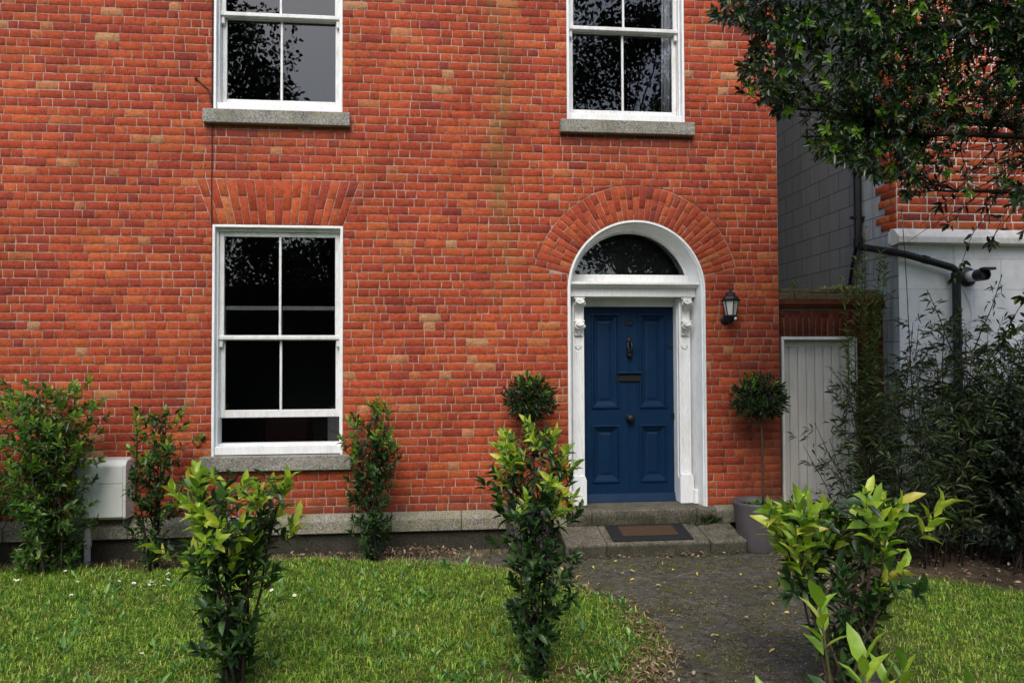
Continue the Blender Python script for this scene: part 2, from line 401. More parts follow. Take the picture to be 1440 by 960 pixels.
def grass_mat():
    t = NT('grass_blade'); r = t.isl(); p = t.pos()
    col = t.ramp(r, [(0, (.045, .13, .016)), (.3, (.12, .28, .026)), (.6, (.24, .44, .040)), (.84, (.40, .56, .075)), (.95, (.54, .55, .15)), (1, (.60, .52, .28))])
    big = t.noise(p, 1.7, 4, .65); med = t.noise(p, 6, 3, .6)
    col = t.mix(t.ramp(big, [(.50, (0,)*3), (.66, (.45,)*3)]), col, (.30, .36, .05))
    col = t.mix(.75, col, t.ramp(med, [(.3, (.55, .62, .55)), (.62, (1.25, 1.18, 1.1))]), 'MULTIPLY')
    col = t.mix(.8, col, t.ramp(t.noise(p, 24, 3, .6), [(.36, (.35, .45, .4)), (.60, (1.3, 1.25, 1.2))]), 'MULTIPLY')
    b = t.bsdf(col, .55, None, 0, .3)
    tr = t.n('ShaderNodeBsdfTranslucent'); t.l(col, tr.inputs[0])
    mx = t.n('ShaderNodeMixShader'); mx.inputs[0].default_value = .3
    t.l(b.outputs[0], mx.inputs[1]); t.l(tr.outputs[0], mx.inputs[2]); t.l(mx.outputs[0], t.out.inputs[0]); return t.m
M['grass'] = grass_mat()

# ------------------------------------------------------------------ brickwork
def clip(poly, nx, nz, d):
    """keep nx*x+nz*z <= d"""
    out = []
    for i in range(len(poly)):
        a, b = poly[i], poly[(i+1) % len(poly)]
        da = nx*a[0]+nz*a[1]-d; db = nx*b[0]+nz*b[1]-d
        if da <= 0: out.append(a)
        if (da < 0 < db) or (db < 0 < da):
            s = da/(da-db); out.append((a[0]+s*(b[0]-a[0]), a[1]+s*(b[1]-a[1])))
    return out
def area(p): return .5*abs(sum(p[i][0]*p[(i+1) % len(p)][1]-p[(i+1) % len(p)][0]*p[i][1] for i in range(len(p))))

def courses(x0, x1, z0, z1, h, splits=lambda zc: [], rnd=random):
    """Flemish-like rows -> rects (x0,x1,z0,z1). splits(zc) -> blocked x intervals"""
    out = []; k = 0; z = z0
    while z < z1-.02:
        segs = [(x0, x1)]
        for a, b in splits(z+h/2):
            ns = []
            for s, e in segs:
                if b <= s or a >= e: ns.append((s, e)); continue
                if a-s > .02: ns.append((s, a))
                if e-b > .02: ns.append((b, e))
            segs = ns
        cuts = []; x = -12 + (.153 if k % 2 else 0) + rnd.uniform(-.015, .015); st = True
        while x < x1+1:
            w = (.204 if st else .103) + rnd.uniform(-.012, .012)
            if rnd.random() < .13: st = not st
            cuts.append(x); x += w; st = not st
        cuts.append(x)
        for s, e in segs:
            c = [s]+[q for q in cuts if s+.045 < q < e-.045]+[e]
            for a, b in zip(c, c[1:]): out.append((a, b, z, z+h))
        z += h; k += 1
    return out

def brick_mesh(name, polys, mapf, mat, parent, joint=.0040, front=.004, back=.012, jit=.0022):
    """polys: 2D convex polygons (u,v); mapf(u,v,d) -> 3D, d = distance in front of the face"""
    V = []; F3 = []; F = {}
    for p in polys:
        if area(p) < .0009: continue
        n = len(p); cx = sum(q[0] for q in p)/n; cz = sum(q[1] for q in p)/n
        # inset polygon along edge normals (approx by clipping)
        A = sum(p[i][0]*p[(i+1) % n][1]-p[(i+1) % n][0]*p[i][1] for i in range(n))
        if A < 0: p = p[::-1]
        def inset(p, d):
            q = list(p)
            for i in range(len(p)):
                a, b = p[i], p[(i+1) % len(p)]
                ex, ez = b[0]-a[0], b[1]-a[1]; L = math.hypot(ex, ez)
                if L < 1e-4: continue
                nx, nz = ez/L, -ex/L
                q = clip(q, nx, nz, nx*a[0]+nz*a[1]-d)
                if len(q) < 3: return None
            return q
        o = inset(p, joint)
        if not o: continue
        d0 = front + random.uniform(-.0022, .0018)
        tilt = random.uniform(-.0012, .0012)
        ju = [(a+random.uniform(-jit, jit), b+random.uniform(-jit, jit)) for a, b in o]
        i2 = inset(ju, .0026)
        if not i2 or len(i2) != len(ju): i2 = [(cx+(a-cx)*.93, cz+(b-cz)*.93) for a, b in ju]
        m = len(ju); base = len(V)
        V += [mapf(a, b, -back) for a, b in ju]
        V += [mapf(a, b, d0-.0026) for a, b in ju]
        V += [mapf(a, b, d0+tilt*(1 if b > cz else -1)) for a, b in i2]
        for i in range(m):
            j = (i+1) % m
            F.setdefault(4, []).append((base+i, base+j, base+m+j, base+m+i))
            F[4].append((base+m+i, base+m+j, base+2*m+j, base+2*m+i))
        F.setdefault(m, []).append(tuple(base+2*m+i for i in range(m)))
    return fast(name, np.array(V), [np.array(f) for f in F.values()], mat, parent)

# ------------------------------------------------------------------ main house
CXD, ZD, RO, RA = 2.037, 2.566, .72, 1.078       # door arch centre, springing, opening and ring radii
A0 = R_(13)
ZB = .36; HC = .0818
WX = 3.552
wins = [dict(x0=-2.165, x1=-.923, z0=.93, z1=3.183), dict(x0=-2.163, x1=-.930, z0=4.28, z1=6.20), dict(x0=1.322, x1=2.558, z0=4.28, z1=6.20)]
house = empty('brick_house', (0, 0, 0), 'red brick house with blue arched front door and three white sash windows', 'house')

def splits_main(zc):
    o = []
    for w in wins:
        if w['z0']-.06 < zc < w['z1']: o.append((w['x0'], w['x1']))
    if zc < ZD+RA*math.sin(A0)+.03: o.append((CXD-RO, CXD+RO))
    return o
def jack(w, over=.158, h=.447):
    return (w['x0'], w['x1'], w['z1'], w['z1']+h, over)
jacks = [jack(wins[0]), jack(wins[1]), jack(wins[2])]
ZTOP = 6.86
polys = []
for a, b, z0, z1 in courses(-6.2, WX, ZB, ZTOP, HC, splits_main):
    p = [(a, z0), (b, z0), (b, z1), (a, z1)]
    cx, cz = (a+b)/2, (z0+z1)/2; dead = False
    for jx0, jx1, jz0, jz1, ov in jacks:
        if jz0-.05 < cz < jz1+.05 and jx0-.5 < cx < jx1+.5:
            # left slanted line from (jx0,jz0) to (jx0-ov,jz1)
            if z0 < jz0 < z1 and jx0 < cx < jx1: p = clip(p, 0, 1, jz0)
            elif cz < jz1:
                H = jz1-jz0; mid = (jx0+jx1)/2
                nx, nz = H/math.hypot(H, ov), ov/math.hypot(H, ov)
                if cx < mid: p = clip(p, nx, nz, nx*jx0+nz*jz0)
                else: p = clip(p, -nx, nz, -nx*jx1+nz*jz0)
    dx, dz = cx-CXD, cz-ZD
    if p and math.hypot(max(abs(dx)-.12, 0), max(abs(dz)-.04, 0)) < RA and dz > -.2:
        ang = math.atan2(dz, abs(dx))
        if ang > A0 and (math.hypot(dx, dz) > RO*.9):
            r = math.hypot(dx, dz); nx, nz = dx/r, dz/r
            p = clip(p, -nx, -nz, -(nx*CXD+nz*ZD+RA))
        elif ang <= A0 and abs(dx) > RO-.02:
            s = 1 if dx > 0 else -1
            nx, nz = -math.sin(A0)*s, math.cos(A0)
            p = clip(p, nx, nz, nx*CXD+nz*ZD)
        else: p = []
    if p and len(p) > 2: polys.append(p)
fm = lambda u, v, d: (u, -d, v)
wall = brick_mesh('wall', polys, fm, M['brick'], house)
# voussoirs of the door arch and the flat window arches
vous = []
N = 37; t0, t1 = A0, math.pi-A0
for i in range(N):
    a, b = t0+(t1-t0)*i/N, t0+(t1-t0)*(i+1)/N
    cuts = [RO+.003, RO+(.115 if i % 2 else .235)+random.uniform(-.012, .012), RA]
    if random.random() < .25: cuts.insert(2, cuts[1]+(.10 if i % 2 else .0)) if i % 2 else None
    for r0, r1 in zip(cuts, cuts[1:]):
        if r1-r0 < .02: continue
        vous.append([(CXD+r0*math.cos(a), ZD+r0*math.sin(a)), (CXD+r1*math.cos(a), ZD+r1*math.sin(a)), (CXD+r1*math.cos(b), ZD+r1*math.sin(b)), (CXD+r0*math.cos(b), ZD+r0*math.sin(b))])
brick_mesh('door_arch', vous, fm, M['brick'], house, joint=.0032, front=.0055)
for jx0, jx1, jz0, jz1, ov in jacks:
    vv = []; n = 17
    for i in range(n):
        def X(t, z): # interpolate
            f = (z-jz0)/(jz1-jz0); return (jx0-ov*f)+(jx1-jx0+2*ov*f)*t
        cs = [jz0+.002, jz0+(.15 if i % 2 else .28)+random.uniform(-.02, .02), jz1]
        for za, zb in zip(cs, cs[1:]):
            vv.append([(X(i/n, za), za), (X((i+1)/n, za), za), (X((i+1)/n, zb), zb), (X(i/n, zb), zb)])
    brick_mesh('flat_arch', vv, fm, M['brick'], house, joint=.0036, front=.0055)
# mortar backing with openings, wall thickness, side and back
mb = MB(); YB = .0
xs = sorted({-6.2, WX, CXD-RO, CXD+RO}|{w['x0'] for w in wins}|{w['x1'] for w in wins})
zs = sorted({0.0, ZTOP, ZD+RO+.01}|{w['z0'] for w in wins}|{w['z1'] for w in wins})
def inwin(x, z): return any(w['x0'] < x < w['x1'] and w['z0'] < z < w['z1'] for w in wins)
for xa, xb in zip(xs, xs[1:]):
    for za, zb in zip(zs, zs[1:]):
        xm, zm = (xa+xb)/2, (za+zb)/2
        if inwin(xm, zm) or (abs(xm-CXD) < RO and zm < ZD+RO+.01): continue
        mb.poly([(xa, YB, za), (xb, YB, za), (xb, YB, zb), (xa, YB, zb)])
n = 40; zt = ZD+RO+.01
for i in range(n):
    a, b = math.pi*i/n, math.pi*(i+1)/n
    p = lambda t: (CXD+RO*math.cos(t), ZD+RO*math.sin(t))
    (ax, az), (bx, bz) = p(a), p(b)
    mb.poly([(ax, YB, az), (ax, YB, zt), (bx, YB, zt), (bx, YB, bz)])
# reveals
for w in wins:
    for s in ('x0', 'x1'): mb.poly([(w[s], 0, w['z0']), (w[s], .33, w['z0']), (w[s], .33, w['z1']), (w[s], 0, w['z1'])])
    for s in ('z0', 'z1'): mb.poly([(w['x0'], 0, w[s]), (w['x0'], .33, w[s]), (w['x1'], .33, w[s]), (w['x1'], 0, w[s])])
mb.build('mortar', M['mortar'], house)
# right flank of the house: brick quoin returns, then plain wall
pr = [[(a, z0), (b, z0), (b, z1), (a, z1)] for a, b, z0, z1 in courses(.002, 2.4, ZB, ZTOP, HC)]
brick_mesh('flank_wall', pr, lambda u, v, d: (WX+d, u, v), M['brick'], house)
sh = MB()   # masonry shell (flank, back, floors, ceilings), hollow inside
sh.box(WX-.30, WX-.001, .001, 9, 0, ZTOP); sh.box(-6.2, -5.9, .001, 9, 0, ZTOP); sh.box(-5.9, WX-.3, 8.7, 9, 0, ZTOP)
sh.build('side_masonry', M['mortar'], house)
iw = MB()
iw.box(-5.9, WX-.3, .335, 8.7, 3.45, 3.62); iw.box(-5.9, WX-.3, .001, 8.7, ZTOP-.1, ZTOP); iw.box(-5.9, WX-.3, .335, 8.7, .16, .30)
iw.box(-5.9, WX-.3, 4.2, 4.3, .301, 3.449); iw.box(-5.9, WX-.3, 4.2, 4.3, 3.621, ZTOP-.101); iw.box(.62, .72, .335, 4.199, .301, 3.449); iw.box(.62, .72, .335, 4.199, 3.621, ZTOP-.101)
# inner skin either side of openings
def skin(z0, z1, ops):
    x = -5.9
    for a, b, c, d in ops:
        iw.box(x, a, .30, .334, z0, z1)
        if c > z0+.01: iw.box(a, b, .30, .334, z0, c)
        if d < z1-.01: iw.box(a, b, .30, .334, d, z1)
        x = b
    iw.box(x, WX-.301, .30, .334, z0, z1)
skin(.301, 3.449, [(-2.165, -.923, .93, 3.183), (1.29, 2.784, .301, 3.34)])
skin(3.621, ZTOP-.101, [(-2.163, -.930, 4.28, 6.2), (1.322, 2.558, 4.28, 6.2)])
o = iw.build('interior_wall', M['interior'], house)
# roof
rf = MB(); rf.prism([(-.35, ZTOP+.002), (9.3, ZTOP+.002), (4.5, ZTOP+2.6)], 'x', -6.4, WX+.12); rf.build('roof', M['slate'], house)
gt = MB(); gt.tube([(-6.4, -.36, ZTOP-.02), (WX+.15, -.36, ZTOP-.02)], .06, 12); gt.build('gutter', M['iron'], house)

# plinth stones and damp base
pl = MB(); x = -6.2; random.seed(5)
cuts = [-6.2, -5.1, -4.0, -2.9, -1.72, -.45, .235, 1.285]
for a, b in zip(cuts, cuts[1:]):
    pl.prism([(.03, .19), (-.085, .192), (-.085, .31), (-.015, .372), (.03, .372)], 'x', a+.003, b-.003, .006)
pl.build('plinth', M['plinth'], house)
pl = MB(); pl.prism([(.03, .19), (-.07, .192), (-.075, .315), (-.01, .362), (.03, .362)], 'x', 2.83, WX+.03, .006)
pl.build('plinth', M['plinth'], house)
bs = MB(); bs.box(-6.2, 1.285, -.03, .02, -.15, .20); bs.build('foundation', M['base'], house); bs = MB(); bs.box(2.83, WX+.01, -.02, .02, -.15, .20); bs.build('foundation', M['base'], house)

# ------------------------------------------------------------------ windows
def window(w, meet, lower_bottom, lower_top, sill_z, sill_x, first=True):
    x0, x1, z0, z1 = w['x0'], w['x1'], w['z0'], w['z1']
    f = MB()
    bd = .024
    # bead proud of the brick, reveal lining, box frame, timber sill
    for (a, b, c, d) in ((x0, x0+bd, z0, z1), (x1-bd, x1, z0, z1), (x0+bd, x1-bd, z1-bd, z1)):
        f.box(a, b, -.010, .075, c, d, .003)
    f.box(x0+bd, x0+bd+.016, .055, .20, z0+.02, z1-bd, .002); f.box(x1-bd-.016, x1-bd, .055, .20, z0+.02, z1-bd, .002)
    f.box(x0+bd+.016, x1-bd-.016, .055, .20, z1-bd-.03, z1-bd, .002)
    f.box(x0+bd, x1-bd, .012, .22, z0+.022, z0+.104, .004)
    f.box(x0+bd+.005, x1-bd-.005, .10, .21, z0+.104, z0+.122, .002)
    fr = f.build('window', M['white'], house)
    xi0, xi1 = x0+bd+.018, x1-bd-.018; st = .045; xm = (xi0+xi1)/2
    def sash(name, ya, yb, za, zb, top, bot, meetrail):
        s = MB()
        s.box(xi0, xi0+st, ya, yb, za, zb, .004); s.box(xi1-st, xi1, ya, yb, za, zb, .004)
        s.box(xi0+st, xi1-st, ya, yb, zb-top, zb, .004); s.box(xi0+st, xi1-st, ya, yb, za, za+bot, .004)
        s.box(xm-.0115, xm+.0115, ya+.004, yb-.004, za+bot, zb-top, .004)
        if meetrail:   # moulded meeting rail with horns
            s.box(xi0-.002, xi1+.002, ya-.016, ya+.004, za+.006, za+.048, .006)
            for hx in (xi0, xi1-.034): s.box(hx, hx+.034, ya+.002, yb-.004, za-.07, za+.01, .008)
        o = s.build(name, M['white_worn'], fr)
        g = MB(); ym = (ya+yb)/2
        g.poly([(xi0+st-.003, ym, za+bot-.003), (xi1-st+.003, ym, za+bot-.003), (xi1-st+.003, ym, zb-top+.003), (xi0+st-.003, ym, zb-top+.003)])
        gg = g.build('glass', M['glass'], fr)
    sash('upper_sash', .080, .118, meet, z1-bd-.032, .045, .050, True)
    sash('lower_sash', .128, .166, lower_bottom, lower_top, .040, .075, False)
    s = MB(); s.box(sill_x[0], sill_x[1], -.075, .20, sill_z[0], sill_z[1], .007)
    s.build('sill', M['granite'], fr)
    return fr
window(wins[0], 2.062, 1.302, 2.402, (.802, .945), (-2.262, -.835))
window(wins[1], 5.262, 4.385, 5.30, (4.160, 4.296), (-2.25, -.852))
window(wins[2], 5.268, 4.385, 5.305, (4.160, 4.296), (1.242, 2.645))

# curtain inside the upper right window
ct = MB(); nx = 70; rows = []
for k in range(2):
    z = 4.36+k*1.78
    rows.append([ct.bm.verts.new((2.385+.20*i/nx+(.02*k), .235+.020*math.sin(i*.62)+.010*math.sin(i*1.7), z)) for i in range(nx+1)])
for i in range(nx): ct.bm.faces.new((rows[0][i], rows[0][i+1], rows[1][i+1], rows[1][i]))
cu = ct.build('curtain', M['curtain'], None, True)
sm = cu.modifiers.new('Solidify', 'SOLIDIFY'); sm.thickness = .003
tag(cu, 'white curtain gathered at the right inside the upstairs window above the door', 'curtain')
# things seen dimly through the open lower window
cab = empty('cabinet', (-.95, 2.0, .3), 'pale grey cabinet with a dark knob seen through the open ground-floor window', 'cabinet')
c = MB(); c.box(-1.30, -.55, 1.6, 2.1, .30, 1.27, .008); c.build('body', M['pvc'], cab)
c = MB(); c.box(-1.26, -.59, 1.575, 1.598, 1.02, 1.24, .004); c.build('drawer', M['pvc'], cab)
c = MB(); c.lathe([(.001, 0), (.02, .005), (.018, .03), (.001, .034)], 12, Matrix.Translation((-.93, 1.575, 1.13)) @ Matrix.Rotation(R_(90), 4, 'X')); c.build('knob', M['dark'], cab)
ch = empty('armchair', (-1.75, 1.3, .3), 'very dark red armchair back just inside the open ground-floor window', 'armchair')
c = MB(); c.box(-1.98, -1.42, 1.2, 1.42, .5, 1.24, .05); c.build('backrest', M['red'], ch)
c = MB(); c.box(-1.98, -1.42, 1.42, 1.95, .42, .66, .05); c.box(-2.08, -1.98, 1.2, 1.95, .42, .9, .03); c.box(-1.42, -1.32, 1.2, 1.95, .42, .9, .03); c.build('seat', M['red'], ch)
for lx in (-1.95, -1.45):
    for ly in (1.25, 1.9): c = MB(); c.box(lx-.02, lx+.02, ly-.02, ly+.02, .30, .43, .004); c.build('leg', M['bark_dark'], ch)

# ------------------------------------------------------------------ doorway
GY = .27      # fanlight plane
sr = MB()
def path_pt(i, n_arc=48):
    pass
prof = [(0.0, .02), (0.0, -.014), (.020, -.014), (.022, .006), (.034, .010), (.066, GY+.005), (.066, GY+.12)]
stations = [('L', .352), ('L', ZD)] + [('A', math.pi-math.pi*i/48) for i in range(1, 48)] + [('R', ZD), ('R', .352)]
prev = None
for k, v in stations:
    ring = []
    for off, y in prof:
        if k == 'L': q = (CXD-RO+off, y, v)
        elif k == 'R': q = (CXD+RO-off, y, v)
        else: q = (CXD+(RO-off)*math.cos(v), y, ZD+(RO-off)*math.sin(v))
        ring.append(sr.bm.verts.new(q))
    if prev:
        for i in range(len(ring)-1): sr.bm.faces.new((prev[i], prev[i+1], ring[i+1], ring[i]))
    prev = ring
surround = sr.build('door_surround', M['white'], house)
for e in surround.data.polygons: e.use_smooth = False
# cornice, frieze, fanlight bottom rail, head board, soffit, door frame posts
co = MB()
co.prism([(GY+.02, 2.600), (.115, 2.600), (.10, 2.612), (.085, 2.615), (.060, 2.632), (.045, 2.634), (.045, 2.656), (.06, 2.660), (GY+.02, 2.668)], 'x', 1.343, 2.731)
co.build('cornice', M['white'], surround)
co = MB(); co.box(1.362, 2.702, .13, .379, 2.512, 2.599, .003); co.box(1.372, 2.700, GY-.012, GY+.05, 2.669, 2.757, .004)
co.build('frieze', M['white'], surround)
for a, b in ((1.383, 1.535), (2.540, 2.690)): co = MB(); co.box(a, b, .262, .40, .352, 2.511, .003); co.build('door_post', M['white'], surround)
co = MB(); co.box(1.536, 2.539, .355, .40, 2.425, 2.511, .003)
co.build('head_board', M['white'], surround)
ap = MB(); pts = []
# fanlight glass and its arched rim
gp = [(1.40, 2.75)]
RG = .640; zg = 2.757
a0 = math.asin((zg-ZD)/RG)
arc = [(CXD+RG*math.cos(t), ZD+RG*math.sin(t)) for t in [a0+(math.pi-2*a0)*i/40 for i in range(41)]]
g = MB(); g.poly([(x, GY+.02, z) for x, z in arc]); g.build('fanlight_glass', M['glass'], surround)
g = MB()
for i in range(40):
    t = [a0+(math.pi-2*a0)*(i+j)/40 for j in (0, 1)]
    P = [[(CXD+r*math.cos(q), y, ZD+r*math.sin(q)) for r, y in ((.654, GY+.001), (.632, GY+.001), (.632, GY+.03))] for q in t]
    for j in range(2): g.poly([P[0][j], P[0][j+1], P[1][j+1], P[1][j]])
g.build('fanlight_rim', M['white'], surround)
# black sheet added for the unlit dark of the hall behind the fanlight
g = MB(); g.box(1.30, 2.78, .46, .49, .302, 3.40); g.build('hall_dark_sheet', M['dark'], surround)
# pilasters
def corbel(xc, w=.112):
    m = MB(); Y0 = .214
    def bulge(z):
        return Y0-(.030+.072*math.exp(-((z-2.455)/.050)**2)+.050*math.exp(-((z-2.215)/.042)**2))
    zs_ = [2.508-.396*i/30 for i in range(31)]
    prof_ = [(Y0+.002, 2.510)]+[(bulge(z), z) for z in zs_]+[(Y0+.002, 2.110)]
    m.prism(prof_, 'x', xc-w*.36, xc+w*.36)
    for (zt_, zl, hw) in ((2.500, .165, .056), (2.262, .145, .056)):   # two fans of acanthus lobes
        for k in range(-4, 5):
            a = k/4; pts = []
            ln = zl*(1-.30*abs(a)**1.6)
            for q in range(6):
                t = q/5; z = zt_-ln*(t**1.1); x = xc+a*hw*min(1, .35+1.1*t)*(1-.32*max(0, t-.6)/.4)
                pts.append((x, bulge(z)-.006-(.012*math.sin(math.pi*t))*(1-.4*abs(a)), z))
            m.tube(pts, [.005, .0075, .0085, .0080, .0065, .003], 6)
        m.tube([(xc-w*.5, bulge(zt_-.004)-.004, zt_-.004), (xc+w*.5, bulge(zt_-.004)-.004, zt_-.004)], .011, 8)
    m.build('corbel', M['white_worn'], surround)
for xa, xb in ((1.405, 1.527), (2.548, 2.670)):
    p = MB()
    # shaft face with sunk panel
    zt, zb = 2.10, .64
    p.box(xa, xb, .216, .262, 2.10, 2.511, .003)
    p.box(xa, xa+.026, .212, .262, zb, zt, .002); p.box(xb-.026, xb, .212, .262, zb, zt, .002)
    p.box(xa+.026, xb-.026, .212, .262, zt-.10, zt, .002)
    p.box(xa+.026, xb-.026, .228, .262, zb, zt-.10)
    p.prism([(xa+.026, zt-.10), (xb-.026, zt-.10), ((xa+xb)/2, zt-.135)], 'y', .214, .229)
    p.box(xa+.045, xb-.045, .220, .229, zb+.02, zt-.15, .003)
    p.prism([(xa-.012, .352), (xb+.012, .352), (xb+.012, .610), (xb-.004, .655), (xa+.004, .655), (xa-.012, .610)], 'y', .170, .262, .004)
    p.build('pilaster', M['white'], surround)
    corbel((xa+xb)/2)
for a, b_ in ((2.672, 2.722), (1.352, 1.402)): b = MB(); b.box(a, b_, .13, .262, .352, .50, .004); b.build('jamb_block', M['white'], surround)

# door leaf
DY = .382
dl = MB()
px = [1.540, 1.655, 1.925, 2.175, 2.445, 2.556]; pz = [.338, .566, 1.145, 1.355, 2.335, 2.424]
for i in range(5):
    for j in range(5):
        if i in (1, 3) and j in (1, 3): continue
        dl.poly([(px[i], DY, pz[j]), (px[i+1], DY, pz[j]), (px[i+1], DY, pz[j+1]), (px[i], DY, pz[j+1])])
leaf = dl.build('door', M['door'], house)
for a, b in ((1, 2), (3, 4)):
    for c_, d_ in ((1, 2), (3, 4)):
        r = MB(); r.rings(px[a], px[b], pz[c_], pz[d_], DY, [(-.016, 0), (-.014, -.018), (-.002, -.020), (.008, -.006), (.014, .004), (.030, .008), (.034, .020), (.050, .024), (.054, .036), (.064, .037), (.090, .030)])
        r.build('panel', M['door'], leaf)
r = MB(); r.box(2.044, 2.056, DY-.006, DY+.01, .45, 1.60, .002); r.box(2.044, 2.056, DY-.006, DY+.01, 1.74, 2.42, .002)
for xx in (1.968, 2.132): r.box(xx-.004, xx+.004, DY-.004, DY+.004, 1.36, 2.42, .001)
r.build('centre_bead', M['door'], leaf)
r = MB(); r.prism([(DY+.005, .338), (DY-.045, .338), (DY-.045, .352), (DY-.020, .430), (DY-.004, .438), (DY+.005, .438)], 'x', 1.541, 2.552, .002); r.build('weather_rail', M['door'], leaf)
r = MB(); r.prism([(DY+.0, 1.70), (DY-.030, 1.70), (DY-.045, 1.715), (DY-.042, 1.728), (DY, 1.738)], 'x', 1.912, 2.182, .003); r.build('letterbox_hood', M['door'], leaf)
r = MB(); r.box(1.905, 2.190, DY-.014, DY+.004, 1.618, 1.700, .004); r.box(1.925, 2.17, DY-.022, DY-.010, 1.628, 1.690, .004); r.build('letterbox', M['iron'], leaf)
r = MB(); r.lathe([(.001, 0), (.045, .002), (.045, .008), (.020, .014), (.017, .032), (.040, .050), (.044, .066), (.030, .082), (.001, .086)], 20, Matrix.Translation((2.05, DY, 1.232)) @ Matrix.Rotation(R_(90), 4, 'X')); r.build('door_knob', M['iron'], leaf, True)
r = MB(); r.lathe([(.001, 0), (.034, .002), (.032, .018), (.001, .034)], 16, Matrix.Translation((2.05, DY, 2.065)) @ Matrix.Rotation(R_(90), 4, 'X'))
r.tube([(2.034, DY-.03, 2.06), (2.028, DY-.045, 2.0), (2.036, DY-.05, 1.94), (2.05, DY-.05, 1.92), (2.064, DY-.05, 1.94), (2.072, DY-.045, 2.0), (2.066, DY-.03, 2.06)], .013, 8)
r.lathe([(.001, 0), (.028, .004), (.026, .05), (.001, .06)], 14, Matrix.Translation((2.05, DY, 1.905)) @ Matrix.Rotation(R_(90), 4, 'X')); r.build('door_knocker', M['iron'], leaf, True)
r = MB(); r.lathe([(.001, 0), (.022, .001), (.020, .012), (.001, .014)], 14, Matrix.Translation((2.502, DY, 2.0)) @ Matrix.Rotation(R_(90), 4, 'X')); r.build('lock', M['iron'], leaf); r = MB(); r.box(2.515, 2.545, DY-.02, DY, 1.22, 1.28, .003); r.build('latch', M['iron'], leaf); r = MB(); r.box(2.005, 2.095, DY-.012, DY, 2.225, 2.275, .008); r.build('plate', M['iron'], leaf)

# threshold and front slab
th = MB()
for a, b in ((1.20, 1.535), (1.541, 2.62), (2.626, 2.825)): th.prism([(.37, .20), (-.075, .20), (-.078, .338), (-.068, .350), (.37, .344)], 'x', a, b, .004)
th.build('threshold_step', M['granite_mossy'], house)
fs = MB()
for a, b in ((1.20, 1.592), (1.598, 2.60), (2.606, 2.965)):
    fs.prism([(-.02, -.1), (-.500, -.1), (-.505, .105), (-.49, .122), (-.02, .205)], 'x', a, b, .010)
slab = fs.build('front_slab', M['granite_mossy'], house)

# door mat (lies on the sloping slab)
dmt = empty('door_mat', (2.07, -.25, .17), 'black rubber-edged door mat with brown coir centre on the stone step', 'door mat')
sl = math.atan2(.205-.122, .47)
T = Matrix.Translation((2.055, -.272, .1655)) @ Matrix.Rotation(sl, 4, 'X')
r = MB(); r.box(-.395, .395, -.195, .185, 0, .012, .004, T); r.build('border', M['mat_rub'], dmt)
r = MB(); r.box(-.275, .275, -.105, .125, .0122, .018, .002, T); r.build('coir_centre', M['mat_coir'], dmt)

# ------------------------------------------------------------------ wall lantern
lt = empty('wall_lantern', (2.985, 0, 2.25), 'black half-lantern with frosted glass on the brick wall right of the front door', 'wall lamp')
LX, LY = 2.985, -.115
def lz(prof, seg=6, rot=30): return Matrix.Translation((LX, LY, 0)) @ Matrix.Rotation(R_(rot), 4, 'Z')
r = MB(); r.lathe([(.098, 2.452), (.102, 2.462), (.086, 2.470), (.070, 2.496), (.050, 2.510), (.046, 2.532), (.020, 2.545), (.010, 2.552), (.013, 2.566), (.006, 2.580), (.002, 2.586)], 6, lz(0)); r.build('cap', M['iron'], lt)
r = MB(); r.lathe([(.050, 2.306), (.078, 2.450)], 6, lz(0)); r.build('lamp_glass', M['lampglass'], lt)
r = MB()
for k in range(6):
    a = R_(30+60*k); r.tube([(LX+.052*math.cos(a), LY+.052*math.sin(a), 2.304), (LX+.081*math.cos(a), LY+.081*math.sin(a), 2.452)], .0055, 6)
r.lathe([(.058, 2.292), (.060, 2.306), (.052, 2.309)], 6, lz(0)); r.build('frame', M['iron'], lt)
r = MB(); r.lathe([(.056, 2.291), (.048, 2.27), (.030, 2.245), (.014, 2.232), (.004, 2.222)], 12, lz(0, rot=0)); r.tube([(LX, LY, 2.262), (LX-.005, -.06, 2.25), (LX-.012, -.012, 2.262)], .020, 8)
r.lathe([(.052, 0), (.052, .014), (.035, .024), (.001, .026)], 18, Matrix.Translation((LX-.018, 0, 2.265)) @ Matrix.Rotation(R_(90), 4, 'X')); r.build('bracket', M['iron'], lt)
r = MB(); r.lathe([(.001, -.017), (.012, -.012), (.017, 0), (.012, .012), (.001, .017)], 14, Matrix.Translation((LX+.032, LY-.035, 2.272))); r.build('motion_sensor', M['white'], lt, True)

# ------------------------------------------------------------------ meter box, cable, small fitting
mx = empty('meter_box', (-3.06, 0, .4), 'cream plastic utility meter box on the brick wall between two bushes', 'meter box')
r = MB(); r.prism([(0, .40), (-.185, .40), (-.205, .42), (-.205, .905), (-.17, .945), (0, .955)], 'x', -3.335, -2.868, .006); r.build('casing', M['meter'], mx)
r = MB(); r.box(-3.315, -2.892, -.216, -.204, .425, .728, .003); r.box(-3.315, -2.892, -.214, -.204, .735, .895, .003); r.build('door', M['meter'], mx)
r = MB(); r.tube([(-3.245, -.10, .41), (-3.245, -.10, -.05)], .028, 12); r.lathe([(.036, .14), (.036, .20)], 12, Matrix.Translation((-3.245, -.10, 0))); r.build('pipe', M['pvc'], mx)
cb = MB()
cb.tube([(-2.176, -.010, 6.5), (-2.177, -.010, 5.4), (-2.175, -.011, 4.32), (-2.175, -.012, 4.15), (-2.173, -.010, 3.9), (-2.176, -.010, 3.5), (-2.172, -.012, 3.19)], .0055, 6)
